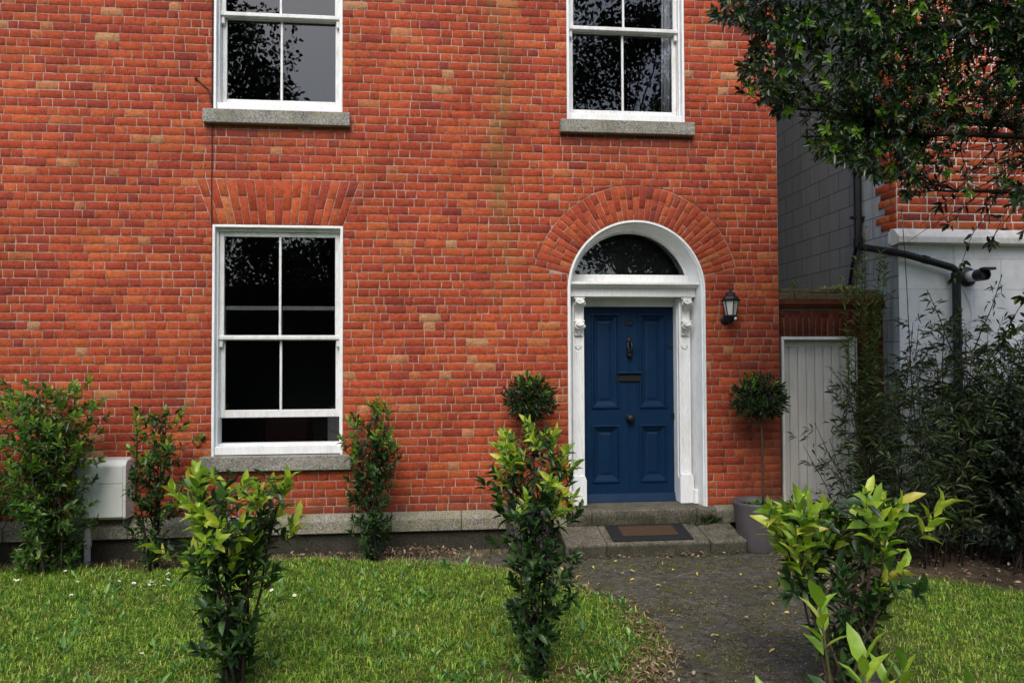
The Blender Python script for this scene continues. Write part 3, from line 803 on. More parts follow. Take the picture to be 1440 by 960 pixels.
cb.tube([(-2.33, -.012, 4.60), (-2.31, -.02, 4.585), (-2.29, -.012, 4.57), (-2.25, -.014, 4.53), (-2.21, -.012, 4.50), (-2.19, -.014, 4.42), (-2.175, -.014, 4.34)], .0055, 6)
cb.lathe([(.001, -.016), (.015, -.008), (.015, .008), (.001, .016)], 8, Matrix.Translation((-2.325, -.018, 4.597)))
tag(cb.build('cable', M['dark']), 'thin black cable running down the brick wall beside the left windows', 'cable')
r = MB(); r.lathe([(.020, 0), (.028, .006), (.028, .03), (.014, .042), (.001, .044)], 14, Matrix.Translation((-2.243, 0, 1.125)) @ Matrix.Rotation(R_(90), 4, 'X'))
r.tube([(-2.243, -.02, 1.10), (-2.262, -.02, 1.06), (-2.30, -.014, 1.03)], .006, 6)
tag(r.build('wall_fitting', M['dark']), 'small round black fitting on the brick wall left of the ground-floor window', 'vent')

# ------------------------------------------------------------------ garden wall with gate between the houses
gw = empty('garden_wall', (4.0, .1, 0), 'old mossy brick wall with stone coping spanning the gap above the cream gate', 'wall')
GX0, GX1 = 3.600, 4.441; GW0, GW1 = WX+.004, 4.745
pol = [[(a, z0), (b, z0), (b, z1), (a, z1)] for a, b, z0, z1 in courses(GW0, GW1, .0, 2.39, .0818, lambda zc: [(GX0, GX1)] if zc < 2.33 else [])]
pol += [[(GX0+(GX1-GX0+.04)*i/13-.02, 2.095), (GX0+(GX1-GX0+.04)*(i+1)/13-.02, 2.095), (GX0+(GX1-GX0+.04)*(i+1)/13-.02+.012*(i-6)/6, 2.335), (GX0+(GX1-GX0+.04)*i/13-.02+.012*(i-6)/6, 2.335)] for i in range(13)]
brick_mesh('brickwork', pol, lambda u, v, d: (u, .07-d, v), M['brick_old'], gw, joint=.005)
r = MB(); r.box(GW0+.001, GX0, .071, .33, -.1, 2.40); r.box(GX1, GW1, .071, .33, -.1, 2.40); r.box(GX0, GX1, .071, .33, 2.095, 2.40); r.build('core', M['mortar_old'], gw)
r = MB(); r.prism([(.36, 2.401), (.040, 2.401), (.034, 2.425), (.022, 2.43), (.022, 2.478), (.36, 2.478)], 'x', GW0, GW1, .004); r.build('string_course', M['brick_old'], gw)
r = MB(); x = GW0; random.seed(11)
while x < GW1-.05:
    w = random.choice([.14, .2, .24]); e = min(x+w, GW1)
    r.box(x+.003, e-.003, .045+random.uniform(-.008, .008), .36, 2.480, 2.552+random.uniform(-.006, .004), .008); x = e
x = GW0+.05
while x < GW1-.05:
    w = random.choice([.16, .22, .12]); e = min(x+w, GW1)
    r.box(x+.003, e-.003, .08+random.uniform(-.01, .01), .34, 2.552, 2.600+random.uniform(-.012, .01), .010); x = e
r.build('coping', stone_mat('mossy_coping', (.05, .035, .02), (.20, .15, .09), (.13, .14, .05)), gw)
gt_ = empty('gate', (4.02, .1, 0), 'closed cream plank gate in a white frame between the houses', 'gate')
r = MB(); r.box(GX0+.002, GX0+.030, .045, .20, 0, 2.092, .003); r.box(GX1-.040, GX1-.002, .045, .20, 0, 2.092, .003); r.box(GX0+.03, GX1-.04, .045, .20, 2.060, 2.092, .003); r.build('frame', M['white_worn'], gt_)
r = MB(); x = GX0+.032; n = 8; wd = (GX1-GX0-.074)/n
for i in range(n): r.box(x+i*wd+.0035, x+(i+1)*wd-.0035, .143+.002*(i % 2), .168, .03, 2.0, .005)
r.box(x, GX1-.042, .160, .172, .03, 2.0); r.box(x, GX1-.042, .135, .175, 1.99, 2.058, .003); r.build('planks', M['gate'], gt_)

# ------------------------------------------------------------------ neighbouring house
NX, NY = 4.75, -.20
nb = empty('neighbouring_house', (6, NY, 0), 'neighbouring house of white render below and red brick above, beyond the gate', 'house')
EXB = 9.6
pol = [[(a, z0), (b, z0), (b, z1), (a, z1)] for a, b, z0, z1 in courses(NX, EXB, 3.205, 7.2, .0835)]
brick_mesh('upper_wall', pol, lambda u, v, d: (u, NY-d, v), M['brick_n'], nb, joint=.0062)
pol = []
z = 3.205; k = 0
while z < 7.15:
    ext = (.27, .36, .20, .31)[k % 4]
    for a, b in ((0, .11), (.11, ext)) if k % 2 else ((0, ext),): pol.append([(NY+a, z), (NY+b, z), (NY+b, z+.0835), (NY+a, z+.0835)])
    z += .0835; k += 1
brick_mesh('quoin', pol, lambda u, v, d: (NX-.004-d, u, v), M['brick_n'], nb, joint=.0055, front=.008)
r = MB(); r.box(NX, EXB, NY+.001, NY+.3, 3.15, 7.2); r.build('mortar', M['mortar_n'], nb)
r = MB(); r.box(NX-.0, EXB, NY-.012, NY+.3, -.1, 3.10); r.build('rendered_wall', M['front_r'], nb)
# side wall facing the gap; its rear half is lower
r = MB(); r.prism([(NY-.012, -.1), (6.5, -.1), (6.5, 5.4), (2.35, 5.9), (2.05, 6.9), (NY+.31, 7.2), (NY+.31, 3.15), (NY-.012, 3.15)], 'x', NX-.004, NX-.0015); 
r2 = MB(); r2.prism([(NY+.0, -.1), (6.5, -.1), (6.5, 5.4), (2.35, 5.9), (2.05, 6.9), (NY+.31, 7.19), (NY+.305, 3.12), (NY+.0, 3.09)], 'x', NX, NX+.3); 
r.bm.free()
r2.bm.free()
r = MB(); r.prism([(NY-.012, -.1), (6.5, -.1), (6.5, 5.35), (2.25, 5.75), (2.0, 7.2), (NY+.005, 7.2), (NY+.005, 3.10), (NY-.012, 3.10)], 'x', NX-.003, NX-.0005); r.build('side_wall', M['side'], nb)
r = MB(); r.box(EXB-.01, EXB+.25, NY, 6.5, -.1, 7.2); r.prism([(6.2, -.1), (6.5, -.1), (6.5, 5.3), (6.2, 5.3)], 'x', NX+.01, EXB-.02); r.build('far_wall', M['interior'], nb)
r = MB()
prf = [(NY+.05, 3.205), (NY-.012, 3.200), (NY-.105, 3.108), (NY-.105, 3.045), (NY-.012, 3.030), (NY+.05, 3.030)]
r.prism(prf, 'x', NX-.05, EXB, .004); r.box(NX-.05, NX-.004, NY+.051, NY+.09, 3.05, 3.18, .01)
r.build('string_course', paint_mat('painted_stone', (.74, .72, .68), (.36, .34, .28), .8, .6), nb)
r = MB(); r.prism([(NY-.3, 7.201), (6.4, 7.201), (6.4, 7.3), (3.2, 9.0)], 'x', NX-.1, EXB+.3); r.build('roof', M['slate'], nb)
dp = empty('drainpipe', (5.3, -.28, 2), 'black cast iron drainpipe bending round the corner of the neighbouring house', 'drainpipe')
r = MB(); r.tube([(NX-.07, .40, 6.9), (NX-.07, .40, 3.12)], .042, 12); r.lathe([(.052, 3.10), (.052, 3.20)], 14, Matrix.Translation((NX-.07, .40, 0)))
r.box(NX-.15, NX, .37, .43, 3.42, 3.445); r.build('vertical_pipe', M['iron'], dp)
r = MB(); r.tube([(NX-.07, .42, 3.12), (NX-.075, .30, 3.085), (NX-.085, -.20, 2.965), (NX-.06, -.285, 2.94), (NX+.02, -.29, 2.925), (5.28, -.29, 2.795), (5.325, -.29, 2.765), (5.328, -.29, 2.70)], .037, 12)
r.tube([(4.96, -.29, 2.880), (5.02, -.29, 2.864)], .044, 12); r.build('sloping_pipe', M['iron'], dp)
r = MB(); r.tube([(5.328, -.29, 2.71), (5.328, -.29, 0.0)], .042, 12); r.lathe([(.050, 2.66), (.050, 2.74)], 14, Matrix.Translation((5.328, -.29, 0))); r.build('lower_pipe', M['iron'], dp)
r = MB(); r.tube([(NX-.07, .44, 3.11), (NX-.075, .52, 2.9), (NX-.06, .60, 2.70)], .02, 8); r.tube([(NX-.072, .46, 3.05), (NX-.10, .31, 3.14), (NX-.10, .30, 3.30)], .009, 6); r.build('branch_pipe', M['iron'], dp)
fl = empty('flue', (5.50, -.2, 2.70), 'boiler flue with white ring and black outlet on white rendered wall', 'flue')
FM = lambda dy: Matrix.Translation((5.50, NY-.012-dy, 2.705)) @ Matrix.Rotation(R_(90), 4, 'X')
r = MB(); r.lathe([(.040, 0), (.098, .002), (.102, .02), (.085, .035), (.050, .04)], 28, FM(0)); r.build('wall_collar', M['dark'], fl, True)
r = MB(); r.lathe([(.056, .02), (.056, .15), (.050, .152)], 24, FM(0)); r.build('white_tube', M['white'], fl, True)
r = MB(); r.lathe([(.052, .14), (.062, .16), (.062, .27), (.05, .275), (.045, .24), (.001, .235)], 24, FM(0)); r.box(5.44, 5.56, NY-.36, NY-.27, 2.742, 2.768, .004); r.build('outlet', M['dark'], fl)
wr = MB(); wr.tube([(5.36, -.22, 3.03), (5.365, -.22, 2.8), (5.45, -.22, 2.58), (5.52, -.222, 2.45), (5.545, -.222, 2.32), (5.52, -.22, 2.18)], .0035, 5)
tag(wr.build('thin_wire', M['pvc']), 'thin pale wire looping down the white rendered wall under the flue', 'wire')

# ------------------------------------------------------------------ ground, lawns, path
def sheet(name, pts, z, mat, thick=None):
    m = MB()
    if thick: m.prism(pts, 'z', z-thick, z)
    else: m.poly([(x, y, z) for x, y in pts])
    o = m.build(name, mat); tag(o, kind='structure'); return o
g = MB(); g.poly([(-400, -400, -.03), (400, -400, -.03), (400, 400, -.03), (-400, 400, -.03)]); tag(g.build('ground', M['ground']), kind='structure')
PATH = [(-.9, .0), (-.6, -.48), (.16, -.63), (.53, -.79), (.98, -1.15), (1.26, -1.55), (1.43, -1.86), (1.50, -2.35), (1.46, -2.82), (1.29, -3.10), (1.12, -3.4), (.85, -4.2), (.5, -6), (.3, -12), (2.1, -12), (2.3, -6), (2.42, -4), (2.62, -3.1), (2.92, -2.4), (3.15, -1.7), (3.45, -1.2), (4.6, -.75), (4.7, .05), (WX, .05), (WX, -.01), (2.9, -.02), (1.2, -.02)]
sheet('path', PATH, -.012, M['path'])
def jag(pts, amp=.018, step=.05, seed=1):
    rn = random.Random(seed); out = []
    for a, b in zip(pts, pts[1:]):
        L = math.dist(a, b); n = max(1, int(L/step))
        for i in range(n):
            t = i/n; out.append((a[0]+(b[0]-a[0])*t+rn.uniform(-amp, amp), a[1]+(b[1]-a[1])*t+rn.uniform(-amp, amp)))
    out.append(pts[-1]); return out
LE = [(-6.0, -.30), (-4.2, -.33), (-3.2, -.40), (-2.4, -.50), (-1.7, -.36), (-1.2, -.28), (-.36, -.50), (.16, -.63), (.53, -.79), (.98, -1.15), (1.26, -1.55), (1.43, -1.86), (1.50, -2.35), (1.46, -2.82), (1.29, -3.10), (1.12, -3.4), (.85, -4.2), (.5, -6.2)]
lawn_edge = jag(LE, .016, .06, 3)
LAWN_L = lawn_edge+[(-9, -6.2), (-9, -.30)]
sheet('lawn', LAWN_L, .012, M['lawn'], .045)
RE = [(2.3, -6.2), (2.42, -4.2), (2.62, -3.3), (2.95, -2.6), (3.25, -2.0), (3.65, -1.55), (4.2, -1.5), (4.7, -1.95), (5.6, -2.3), (9, -2.5)]
LAWN_R = jag(RE, .02, .07, 4)+[(9, -6.2)]
sheet('lawn', LAWN_R, .011, M['lawn'], .045)
sheet('lawn', [(-30, -6.21), (30, -6.21), (30, -40), (-30, -40)], .006, M['lawn'], .03)

def in_poly(P, poly):
    poly = np.array(poly); x, y = P[:, 0], P[:, 1]; ins = np.zeros(len(P), bool); j = len(poly)-1
    for i in range(len(poly)):
        xi, yi = poly[i]; xj, yj = poly[j]
        c = ((yi > y) != (yj > y)) & (x < (xj-xi)*(y-yi)/(yj-yi+1e-12)+xi); ins ^= c; j = i
    return ins
def vnoise(P, s, seed):
    """cheap value noise"""
    r = np.random.default_rng(seed); G = r.random((64, 64)); q = P*s+100; i = np.floor(q).astype(int); f = q-i; f = f*f*(3-2*f)
    g = lambda a, b: G[(i[:, 0]+a) % 64, (i[:, 1]+b) % 64]
    return (g(0, 0)*(1-f[:, 0])+g(1, 0)*f[:, 0])*(1-f[:, 1])+(g(0, 1)*(1-f[:, 0])+g(1, 1)*f[:, 0])*f[:, 1]

def blades(name, P, z0, h, w, mat, label=None, cat='grass'):
    n = len(P); az = rng.uniform(0, 2*np.pi, n); lean = rng.uniform(.2, 1.9, n)
    d = np.stack([np.cos(az), np.sin(az)], 1); s = np.stack([-d[:, 1], d[:, 0]], 1)
    V = np.zeros((n, 5, 3)); hw = (w/2)[:, None]
    V[:, 0, :2] = P-s*hw; V[:, 1, :2] = P+s*hw; V[:, 0:2, 2] = z0
    mid = P+d*(h*lean*.28)[:, None]
    V[:, 2, :2] = mid+s*hw*.8; V[:, 3, :2] = mid-s*hw*.8; V[:, 2:4, 2] = (z0+h*.6)[:, None] if hasattr(z0, '__len__') else (z0+h*.6)[:, None]
    V[:, 4, :2] = P+d*(h*lean)[:, None]; V[:, 4, 2] = z0+h*(1.05-.42*lean)
    b = (np.arange(n)*5)[:, None]
    o = fast(name, V.reshape(-1, 3), [b+np.array([[0, 1, 2, 3]]), b+np.array([[3, 2, 4]])], mat)
    tag(o, label, cat, kind='stuff'); return o
def scatter(n, x0, x1, y0, y1, poly): 
    P = np.stack([rng.uniform(x0, x1, n), rng.uniform(y0, y1, n)], 1); return P[in_poly(P, poly)]
P = scatter(260000, -5.6, 1.6, -4.1, -.28, LAWN_L)
d1 = vnoise(P, 1.6, 1); d2 = vnoise(P, 5, 2)
# distance to the path-side edge: bare, dry fringe
ed = np.full(len(P), 9.0)
for a in lawn_edge: ed = np.minimum(ed, np.hypot(P[:, 0]-a[0], P[:, 1]-a[1]))
fr_ = np.where((P[:, 1] < -.9) & (P[:, 0] > .3), .30, .04)
keep = rng.random(len(P)) < np.clip(.50+.7*d2, 0, 1)*np.clip(ed/fr_*.9+.06, 0, 1)
# worn corner at the bottom middle near the near shrub
worn = np.exp(-(((P[:, 0]-.75)/.55)**2+((P[:, 1]+3.05)/.28)**2)); keep &= rng.random(len(P)) > worn*.9
P = P[keep]; d1 = d1[keep]; d2 = d2[keep]
h = (.016+.062*rng.random(len(P))**2.2)*(.38+.45*d1+.6*vnoise(P, 14, 77)); w = rng.uniform(.003, .0075, len(P))
blades('lawn_grass', P, .010, h, w, M['grass'], 'short yellowish green grass of the big lawn left of the path')
P = scatter(80000, 2.3, 6.5, -4.6, -1.4, LAWN_R)
ed = np.full(len(P), 9.0)
for a in LAWN_R[:-1]: ed = np.minimum(ed, np.hypot(P[:, 0]-a[0], P[:, 1]-a[1]))
P = P[rng.random(len(P)) < np.clip(.05+ed/.4, 0, .85)]
h = rng.uniform(.02, .05, len(P)); w = rng.uniform(.003, .0065, len(P))
blades('lawn_grass', P, .010, h, w, M['grass'], 'shaded green grass of the small lawn right of the path')
t = NT('moss_blade'); mossm = t.done(t.bsdf(t.ramp(t.isl(), [(0, (.04, .055, .012)), (.6, (.11, .12, .025)), (1, (.24, .20, .08))]), .9))
# tufts in the path joints and along the wall foot
T0 = scatter(1300, .4, 4.3, -4.4, -.55, PATH); T0 = T0[vnoise(T0, 2.5, 8)+.35*(T0[:, 0]-1.5)/2 > .50]
P = np.repeat(T0, 26, 0)+rng.normal(0, .028, (len(T0)*26, 2))
blades('path_moss', P, -.012, rng.uniform(.004, .016, len(P)), rng.uniform(.003, .006, len(P)), mossm, 'low moss and grass tufts growing over the dark path', 'moss')
T0 = np.stack([rng.uniform(-5, 1.3, 130), rng.uniform(-.36, -.1, 130)], 1); T0 = np.concatenate([T0, np.stack([rng.uniform(-1.9, 0, 40), rng.uniform(-.52, -.32, 40)], 1)])
P = np.repeat(T0, 22, 0)+rng.normal(0, .035, (len(T0)*22, 2)); P = P[P[:, 1] < -.1]
a = np.array(lawn_edge); a = a[(a[:, 1] < -.6) & (a[:, 1] > -3.6)]; i = rng.integers(0, len(a), 9000); P = np.concatenate([P, a[i]+rng.normal(0, .06, (9000, 2))-np.array([.08, .0])])
t = NT('dry_grass_blade'); dry = t.done(t.bsdf(t.ramp(t.isl(), [(0, (.10, .13, .03)), (.5, (.28, .22, .09)), (1, (.45, .36, .20))]), .8))
blades('dry_grass', P, -.03, rng.uniform(.02, .08, len(P)), rng.uniform(.003, .006, len(P)), dry, 'straw-coloured dry grass along the foot of the house wall')

# ------------------------------------------------------------------ leaves
TPL = np.array([(0, 0, 0), (.30, 0, -.02), (.66, 0, -.03), (1, 0, -.10), (.30, .43, .07), (.66, .36, .03), (.30, -.43, .07), (.66, -.36, .03), (.10, .16, .02), (.10, -.16, .02)], float)
TF4 = np.array([(0, 1, 4, 8), (0, 9, 6, 1), (1, 2, 5, 4), (1, 6, 7, 2)]); TF3 = np.array([(2, 3, 5), (2, 7, 3)])
LPL = np.array([(0, 0, 0), (.5, .5, .06), (1, 0, -.05), (.5, -.5, .06)], float); LF3 = np.array([(0, 1, 2), (0, 2, 3)])
MPL = np.array([(0, 0, 0), (.32, .46, .06), (.70, .34, .02), (1, 0, -.08), (.70, -.34, .02), (.32, -.46, .06), (.5, 0, -.03)], float); MF4 = np.array([(0, 6, 2, 1), (0, 5, 4, 6)]); MF3 = np.array([(6, 3, 2), (6, 4, 3)])
def leaves(name, P, D, Nn, L, W, mat, parent=None, lite=False, droop=0.0):
    P = np.asarray(P, float); D = np.asarray(D, float); Nn = np.asarray(Nn, float); n = len(P)
    D /= np.linalg.norm(D, axis=1)[:, None]+1e-9
    Z = Nn-(Nn*D).sum(1)[:, None]*D; Z /= np.linalg.norm(Z, axis=1)[:, None]+1e-9
    Y = np.cross(Z, D)
    tp = MPL if lite == 'mid' else (LPL if lite else TPL)
    L = np.asarray(L)[:, None, None]; Wd = np.asarray(W)[:, None, None]
    curl = rng.uniform(.3, 1.9, n)[:, None, None]
    tx, ty, tz = (tp[None, :, k, None] for k in range(3))
    V = P[:, None, :]+L*tx*D[:, None, :]+Wd*ty*Y[:, None, :]+L*tz*curl*Z[:, None, :]
    if droop: V[..., 2] -= (L*tx*tx*droop)[..., 0]
    b = (np.arange(n)*len(tp))[:, None, None]
    if lite == 'mid': F = [(b+MF4).reshape(-1, 4), (b+MF3).reshape(-1, 3)]
    elif lite: F = [(b+LF3).reshape(-1, 3)]
    else: F = [(b+TF4).reshape(-1, 4), (b+TF3).reshape(-1, 3)]
    return fast(name, V.reshape(-1, 3), F, mat, parent)

def unit(v): return v/(np.linalg.norm(v)+1e-9)
def rdir(): return unit(rng.normal(size=3))

class Plant:
    def __init__(s): s.T = []; s.L = {}
    def stem(s, pts, r0, r1): s.T.append((pts, list(np.linspace(r0, r1, len(pts)))))
    def leaf(s, key, p, d, n, l, w): s.L.setdefault(key, []).append((p, d, n, l, w))
    def whorl(s, key, p, axis, n, l, w, op=.7, up=0.0):
        """n leaves round a shoot tip; op 0 = along the axis, 1.5 = flat"""
        a = unit(np.cross(axis, rdir())); b = np.cross(axis, a); ph = rng.uniform(0, 6.28)
        for i in range(n):
            t = ph+i*2.4; r = a*math.cos(t)+b*math.sin(t); o = op*(.45+.75*i/n)+rng.uniform(-.12, .12)
            d = unit(axis*math.cos(o)+r*math.sin(o)+np.array([0, 0, up]))
            ll = l*rng.uniform(.7, 1.15)
            s.leaf(key, p-axis*(.012*i*l/.08), d, unit(axis*math.sin(o)-r*math.cos(o)+rdir()*.15)*(-1 if False else 1), ll, w*ll/l*rng.uniform(.85, 1.15))
    def along(s, key, pts, step, l, w, op=1.0, t0=0.1):
        pts = np.array(pts); seg = np.linalg.norm(np.diff(pts, axis=0), axis=1); tot = seg.sum(); n = int(tot*(1-t0)/step)
        cum = np.concatenate([[0], np.cumsum(seg)]); ph = rng.uniform(0, 6.28)
        for i in range(n):
            q = tot*t0+(tot*(1-t0))*(i+rng.random()*.6)/max(n, 1); k = min(np.searchsorted(cum, q)-1, len(seg)-1); k = max(k, 0)
            f = (q-cum[k])/seg[k]; p = pts[k]+(pts[k+1]-pts[k])*f; ax = unit(pts[k+1]-pts[k])
            a = unit(np.cross(ax, [0.13, .2, .97])); b = np.cross(ax, a); t = ph+i*2.4; r = a*math.cos(t)+b*math.sin(t); o = op+rng.uniform(-.3, .3)
            d = unit(ax*math.cos(o)+r*math.sin(o)+rdir()*.15)
            nrm = unit(np.array([0, 0, 1.0])*.9+ax*.5+rdir()*.35)
            ll = l*rng.uniform(.5, 1.25); s.leaf(key, p, d, nrm, ll, w*ll/l*rng.uniform(.8, 1.15))
    def finish(s, root, mats, barkm, names, lite=False, droop=.12, seg=6):
        if s.T:
            m = MB()
            for pts, rad in s.T: m.tube([tuple(p) for p in pts], rad, seg)
            m.build(names.get('stem', 'stem'), barkm, root, True)
        keys = sorted(s.L); lst = [q for k in keys for q in s.L[k]]
        if not lst: return
        mi = np.concatenate([np.full(len(s.L[k]), i) for i, k in enumerate(keys)]).astype(np.int32)
        P = np.array([q[0] for q in lst]); D = np.array([q[1] for q in lst]); Nn = np.array([q[2] for q in lst])
        o = leaves(names.get('f', 'foliage'), P, D, Nn, [q[3] for q in lst], [q[4] for q in lst], mats[keys[0]], root, lite, droop)
        for k in keys[1:]: o.data.materials.append(mats[k])
        k4, k3 = ((2, 2) if lite == 'mid' else (0, 2) if lite else (4, 2))
        o.data.polygons.foreach_set('material_index', np.concatenate([np.repeat(mi, k4), np.repeat(mi, k3)]).astype(np.int32)); o.data.update()

def wiggle(a, b, n, amp):
    a, b = np.array(a, float), np.array(b, float); out = []; ph = rng.uniform(0, 6, 4)
    L = np.linalg.norm(b-a)
    for i in range(n+1):
        t = i/n; e = math.sin(math.pi*min(1, t*1.0))
        off = np.array([math.sin(ph[0]+t*5), math.sin(ph[1]+t*4.3), .4*math.sin(ph[2]+t*5)])*amp*L*(t if t < .5 else 1)*.6
        out.append(a+(b-a)*t+off*(.3+.7*e))
    return out

def shrub(label, base, H, nstem, prof, leaf=(.07, .026), mats=('laurel', 'laurel_new'), new_top=.55, bare=.12, twd=14, step=.022, root_r=.06, bark='bark_green', name='laurel_shrub', group=None, offs=(0, 0), stemr=.009, newcount=8, whorls=1.0, newscale=1.15, seed=1, cat='shrub', lite=False, thin=0.0):
    global rng; rng = np.random.default_rng(seed)
    root = empty(name, base, label, cat, group); p = Plant(); B = np.array(base, float)
    for s in range(nstem):
        az = rng.uniform(0, 6.28); rr = root_r*math.sqrt(rng.random()); b0 = B+np.array([rr*math.cos(az), rr*math.sin(az), -.03])
        h = H*rng.uniform(.62, 1.02) if s else H*.97
        az2 = 6.28*(s+rng.uniform(-.3, .3))/nstem; top_r = prof(.85)*rng.uniform(.2, .75)
        end = B+np.array([top_r*math.cos(az2)+offs[0], top_r*math.sin(az2)+offs[1], h])
        pts = wiggle(b0, end, 12, .045); p.stem(pts, stemr, stemr*.35)
        p.along('f', pts[(8 if thin else 5):], step*1.3, leaf[0], leaf[1], 1.0)
        A = np.array(pts)
        p.whorl('n' if rng.random() < .85 else 'f', A[-1], unit(A[-1]-A[-2]+np.array([0, 0, .05])), newcount, leaf[0]*newscale, leaf[1]*newscale, .75)
        nt = int(h*(1-bare)*twd)
        for k in range(nt):
            t = bare+(1-bare)*(k+rng.random())/nt; i = t*12; i0 = min(int(i), 11); q = A[i0]+(A[i0+1]-A[i0])*(i-i0)
            if rng.random() < thin*(1.15-t): continue
            tz = (q[2]-B[2])/H; R = max(.03, prof(tz)); az = rng.uniform(0, 6.28)
            c = B+np.array([offs[0]*tz, offs[1]*tz, 0])
            rr2 = rng.uniform(.4, 1.0)+(.35 if rng.random() < .16 else 0); tgt = np.array([c[0]+R*math.cos(az)*rr2, c[1]+R*math.sin(az)*rr2, q[2]+R*rng.uniform(.15, .75)])
            dv = tgt-q; L = np.linalg.norm(dv)
            if L > R*1.35: tgt = q+dv/L*R*1.35
            if tgt[2]-B[2] > H*1.04: tgt[2] = B[2]+H*rng.uniform(.86, 1.04)
            tp = wiggle(q, tgt, 4, .12); p.stem(tp, stemr*.4, stemr*.2)
            p.along('f', tp, step, leaf[0], leaf[1], 1.05, .15)
            e = np.array(tp); ax = unit(unit(e[-1]-e[-2])+np.array([0, 0, .7]))
            tt = (e[-1][2]-B[2])/H
            if rng.random() < whorls:
                key = 'n' if (tt > new_top and rng.random() < .25+.75*(tt-new_top)/(1-new_top)) else 'f'
                p.whorl(key, e[-1], ax, newcount if key == 'n' else 6, leaf[0]*(newscale if key == 'n' else 1), leaf[1]*(newscale if key == 'n' else 1), .8)
    p.finish(root, {'f': M[mats[0]], 'n': M[mats[1]]}, M[bark], {'stem': 'stem', 'f': 'foliage', 'n': 'new_growth'}, lite=lite)
    return root

bump_ = lambda pts: (lambda t: float(np.interp(t, [a for a, b in pts], [b for a, b in pts])))
# left bushes by the wall
shrub('bushy green shrub at the left end of the flower bed, cut by the photo edge', (-4.20, -.55, 0), 1.34, 10, bump_([(0, .22), (.3, .46), (.8, .44), (1, .22)]), (.072, .029), ('bush', 'bush_new'), .55, .04, 16, .021, .16, 'bark', 'leafy_shrub', 'shrubs planted in front of the house', lite='mid', seed=21, whorls=1)
shrub('widest bushy shrub, left of the cream meter box against the brick wall', (-3.40, -.52, 0), 1.66, 12, bump_([(0, .22), (.2, .36), (.45, .40), (.62, .47), (.8, .46), (1, .32)]), (.070, .028), ('bush', 'bush_new'), .40, .03, 16, .021, .15, 'bark', 'leafy_shrub', 'shrubs planted in front of the house', lite='mid', seed=22, whorls=1)
shrub('dark upright laurel between the meter box and the ground-floor window', (-2.50, -.50, 0), 1.46, 6, bump_([(0, .08), (.15, .22), (.5, .26), (.85, .32), (1, .22)]), (.074, .029), ('laurel', 'bush_new'), .66, .04, 14, .024, .07, 'bark_dark', 'laurel_shrub', 'shrubs planted in front of the house', lite='mid', seed=23)
shrub('upright laurel below the right corner of the ground-floor window', (-.62, -.36, 0), 1.42, 7, bump_([(0, .06), (.15, .20), (.4, .27), (.7, .27), (.9, .34), (1, .22)]), (.070, .027), ('laurel', 'bush_new'), .66, .05, 16, .023, .08, 'bark_dark', 'laurel_shrub', 'shrubs planted in front of the house', lite='mid', seed=24)
# foreground laurels
shrub('foreground laurel with pale green tips on the lawn, left of centre', (-1.13, -3.12, 0), 1.22, 9, bump_([(0, .06), (.25, .17), (.45, .22), (.60, .36), (.9, .42), (1, .34)]), (.092, .038), ('laurel', 'laurel_new'), .62, .04, 19, .036, .07, 'bark_dark', 'laurel_shrub', 'laurels in the foreground', thin=.48, seed=35, stemr=.010)
shrub('tall narrow foreground laurel on the lawn edge, overlapping the left topiary', (.565, -3.12, 0), 1.46, 8, bump_([(0, .05), (.12, .12), (.35, .20), (.6, .27), (.82, .31), (.9, .18), (1, .15)]), (.074, .031), ('laurel', 'laurel_new'), .66, .02, 21, .030, .07, 'bark_dark', 'laurel_shrub', 'laurels in the foreground', thin=.25, seed=32, stemr=.008)
shrub('large-leaved foreground laurel with bright yellow-green shoots right of the path', (2.16, -3.62, 0), 1.15, 9, bump_([(0, .06), (.25, .18), (.5, .36), (.75, .46), (.95, .48), (1, .42)]), (.105, .042), ('laurel', 'laurel_new'), .66, .06, 12, .038, .12, 'bark', 'laurel_shrub', 'laurels in the foreground', thin=.42, seed=33, stemr=.011, newcount=10, newscale=1.35)
# nearest sprigs, at the bottom edge
rng = np.random.default_rng(41)
ns = empty('laurel_shrub', (1.25, -5.45, 0), 'nearest laurel with large yellow-green leaves at the bottom edge right of the path', 'shrub', 'laurels in the foreground')
p = Plant()
for (ex, ey, ez, nn, sc) in ((1.085, -5.38, 1.150, 8, 1.0), (1.20, -5.40, 1.00, 9, 1.1), (1.64, -5.25, .80, 7, 1.0), (1.32, -5.30, .90, 9, .8), (1.45, -5.2, .88, 8, .8), (1.0, -5.2, .80, 8, .8), (1.18, -5.3, .72, 8, .9), (1.5, -5.4, .66, 8, .9)):
    pts = wiggle((1.27+rng.uniform(-.05, .05), -5.42+rng.uniform(-.05, .05), -.02), (ex, ey, ez), 10, .03); p.stem(pts, .008, .0035)
    A = np.array(pts); ax = unit(A[-1]-A[-3]+np.array([0, 0, .2])); p.whorl('n', A[-1], ax, nn, .125*sc, .044*sc, .75)
    p.along('f', pts[4:10], .05, .09, .034, 1.0)
p.finish(ns, {'f': M['laurel'], 'n': M['laurel_new']}, M['bark_green'], {'f': 'foliage', 'n': 'new_growth'})

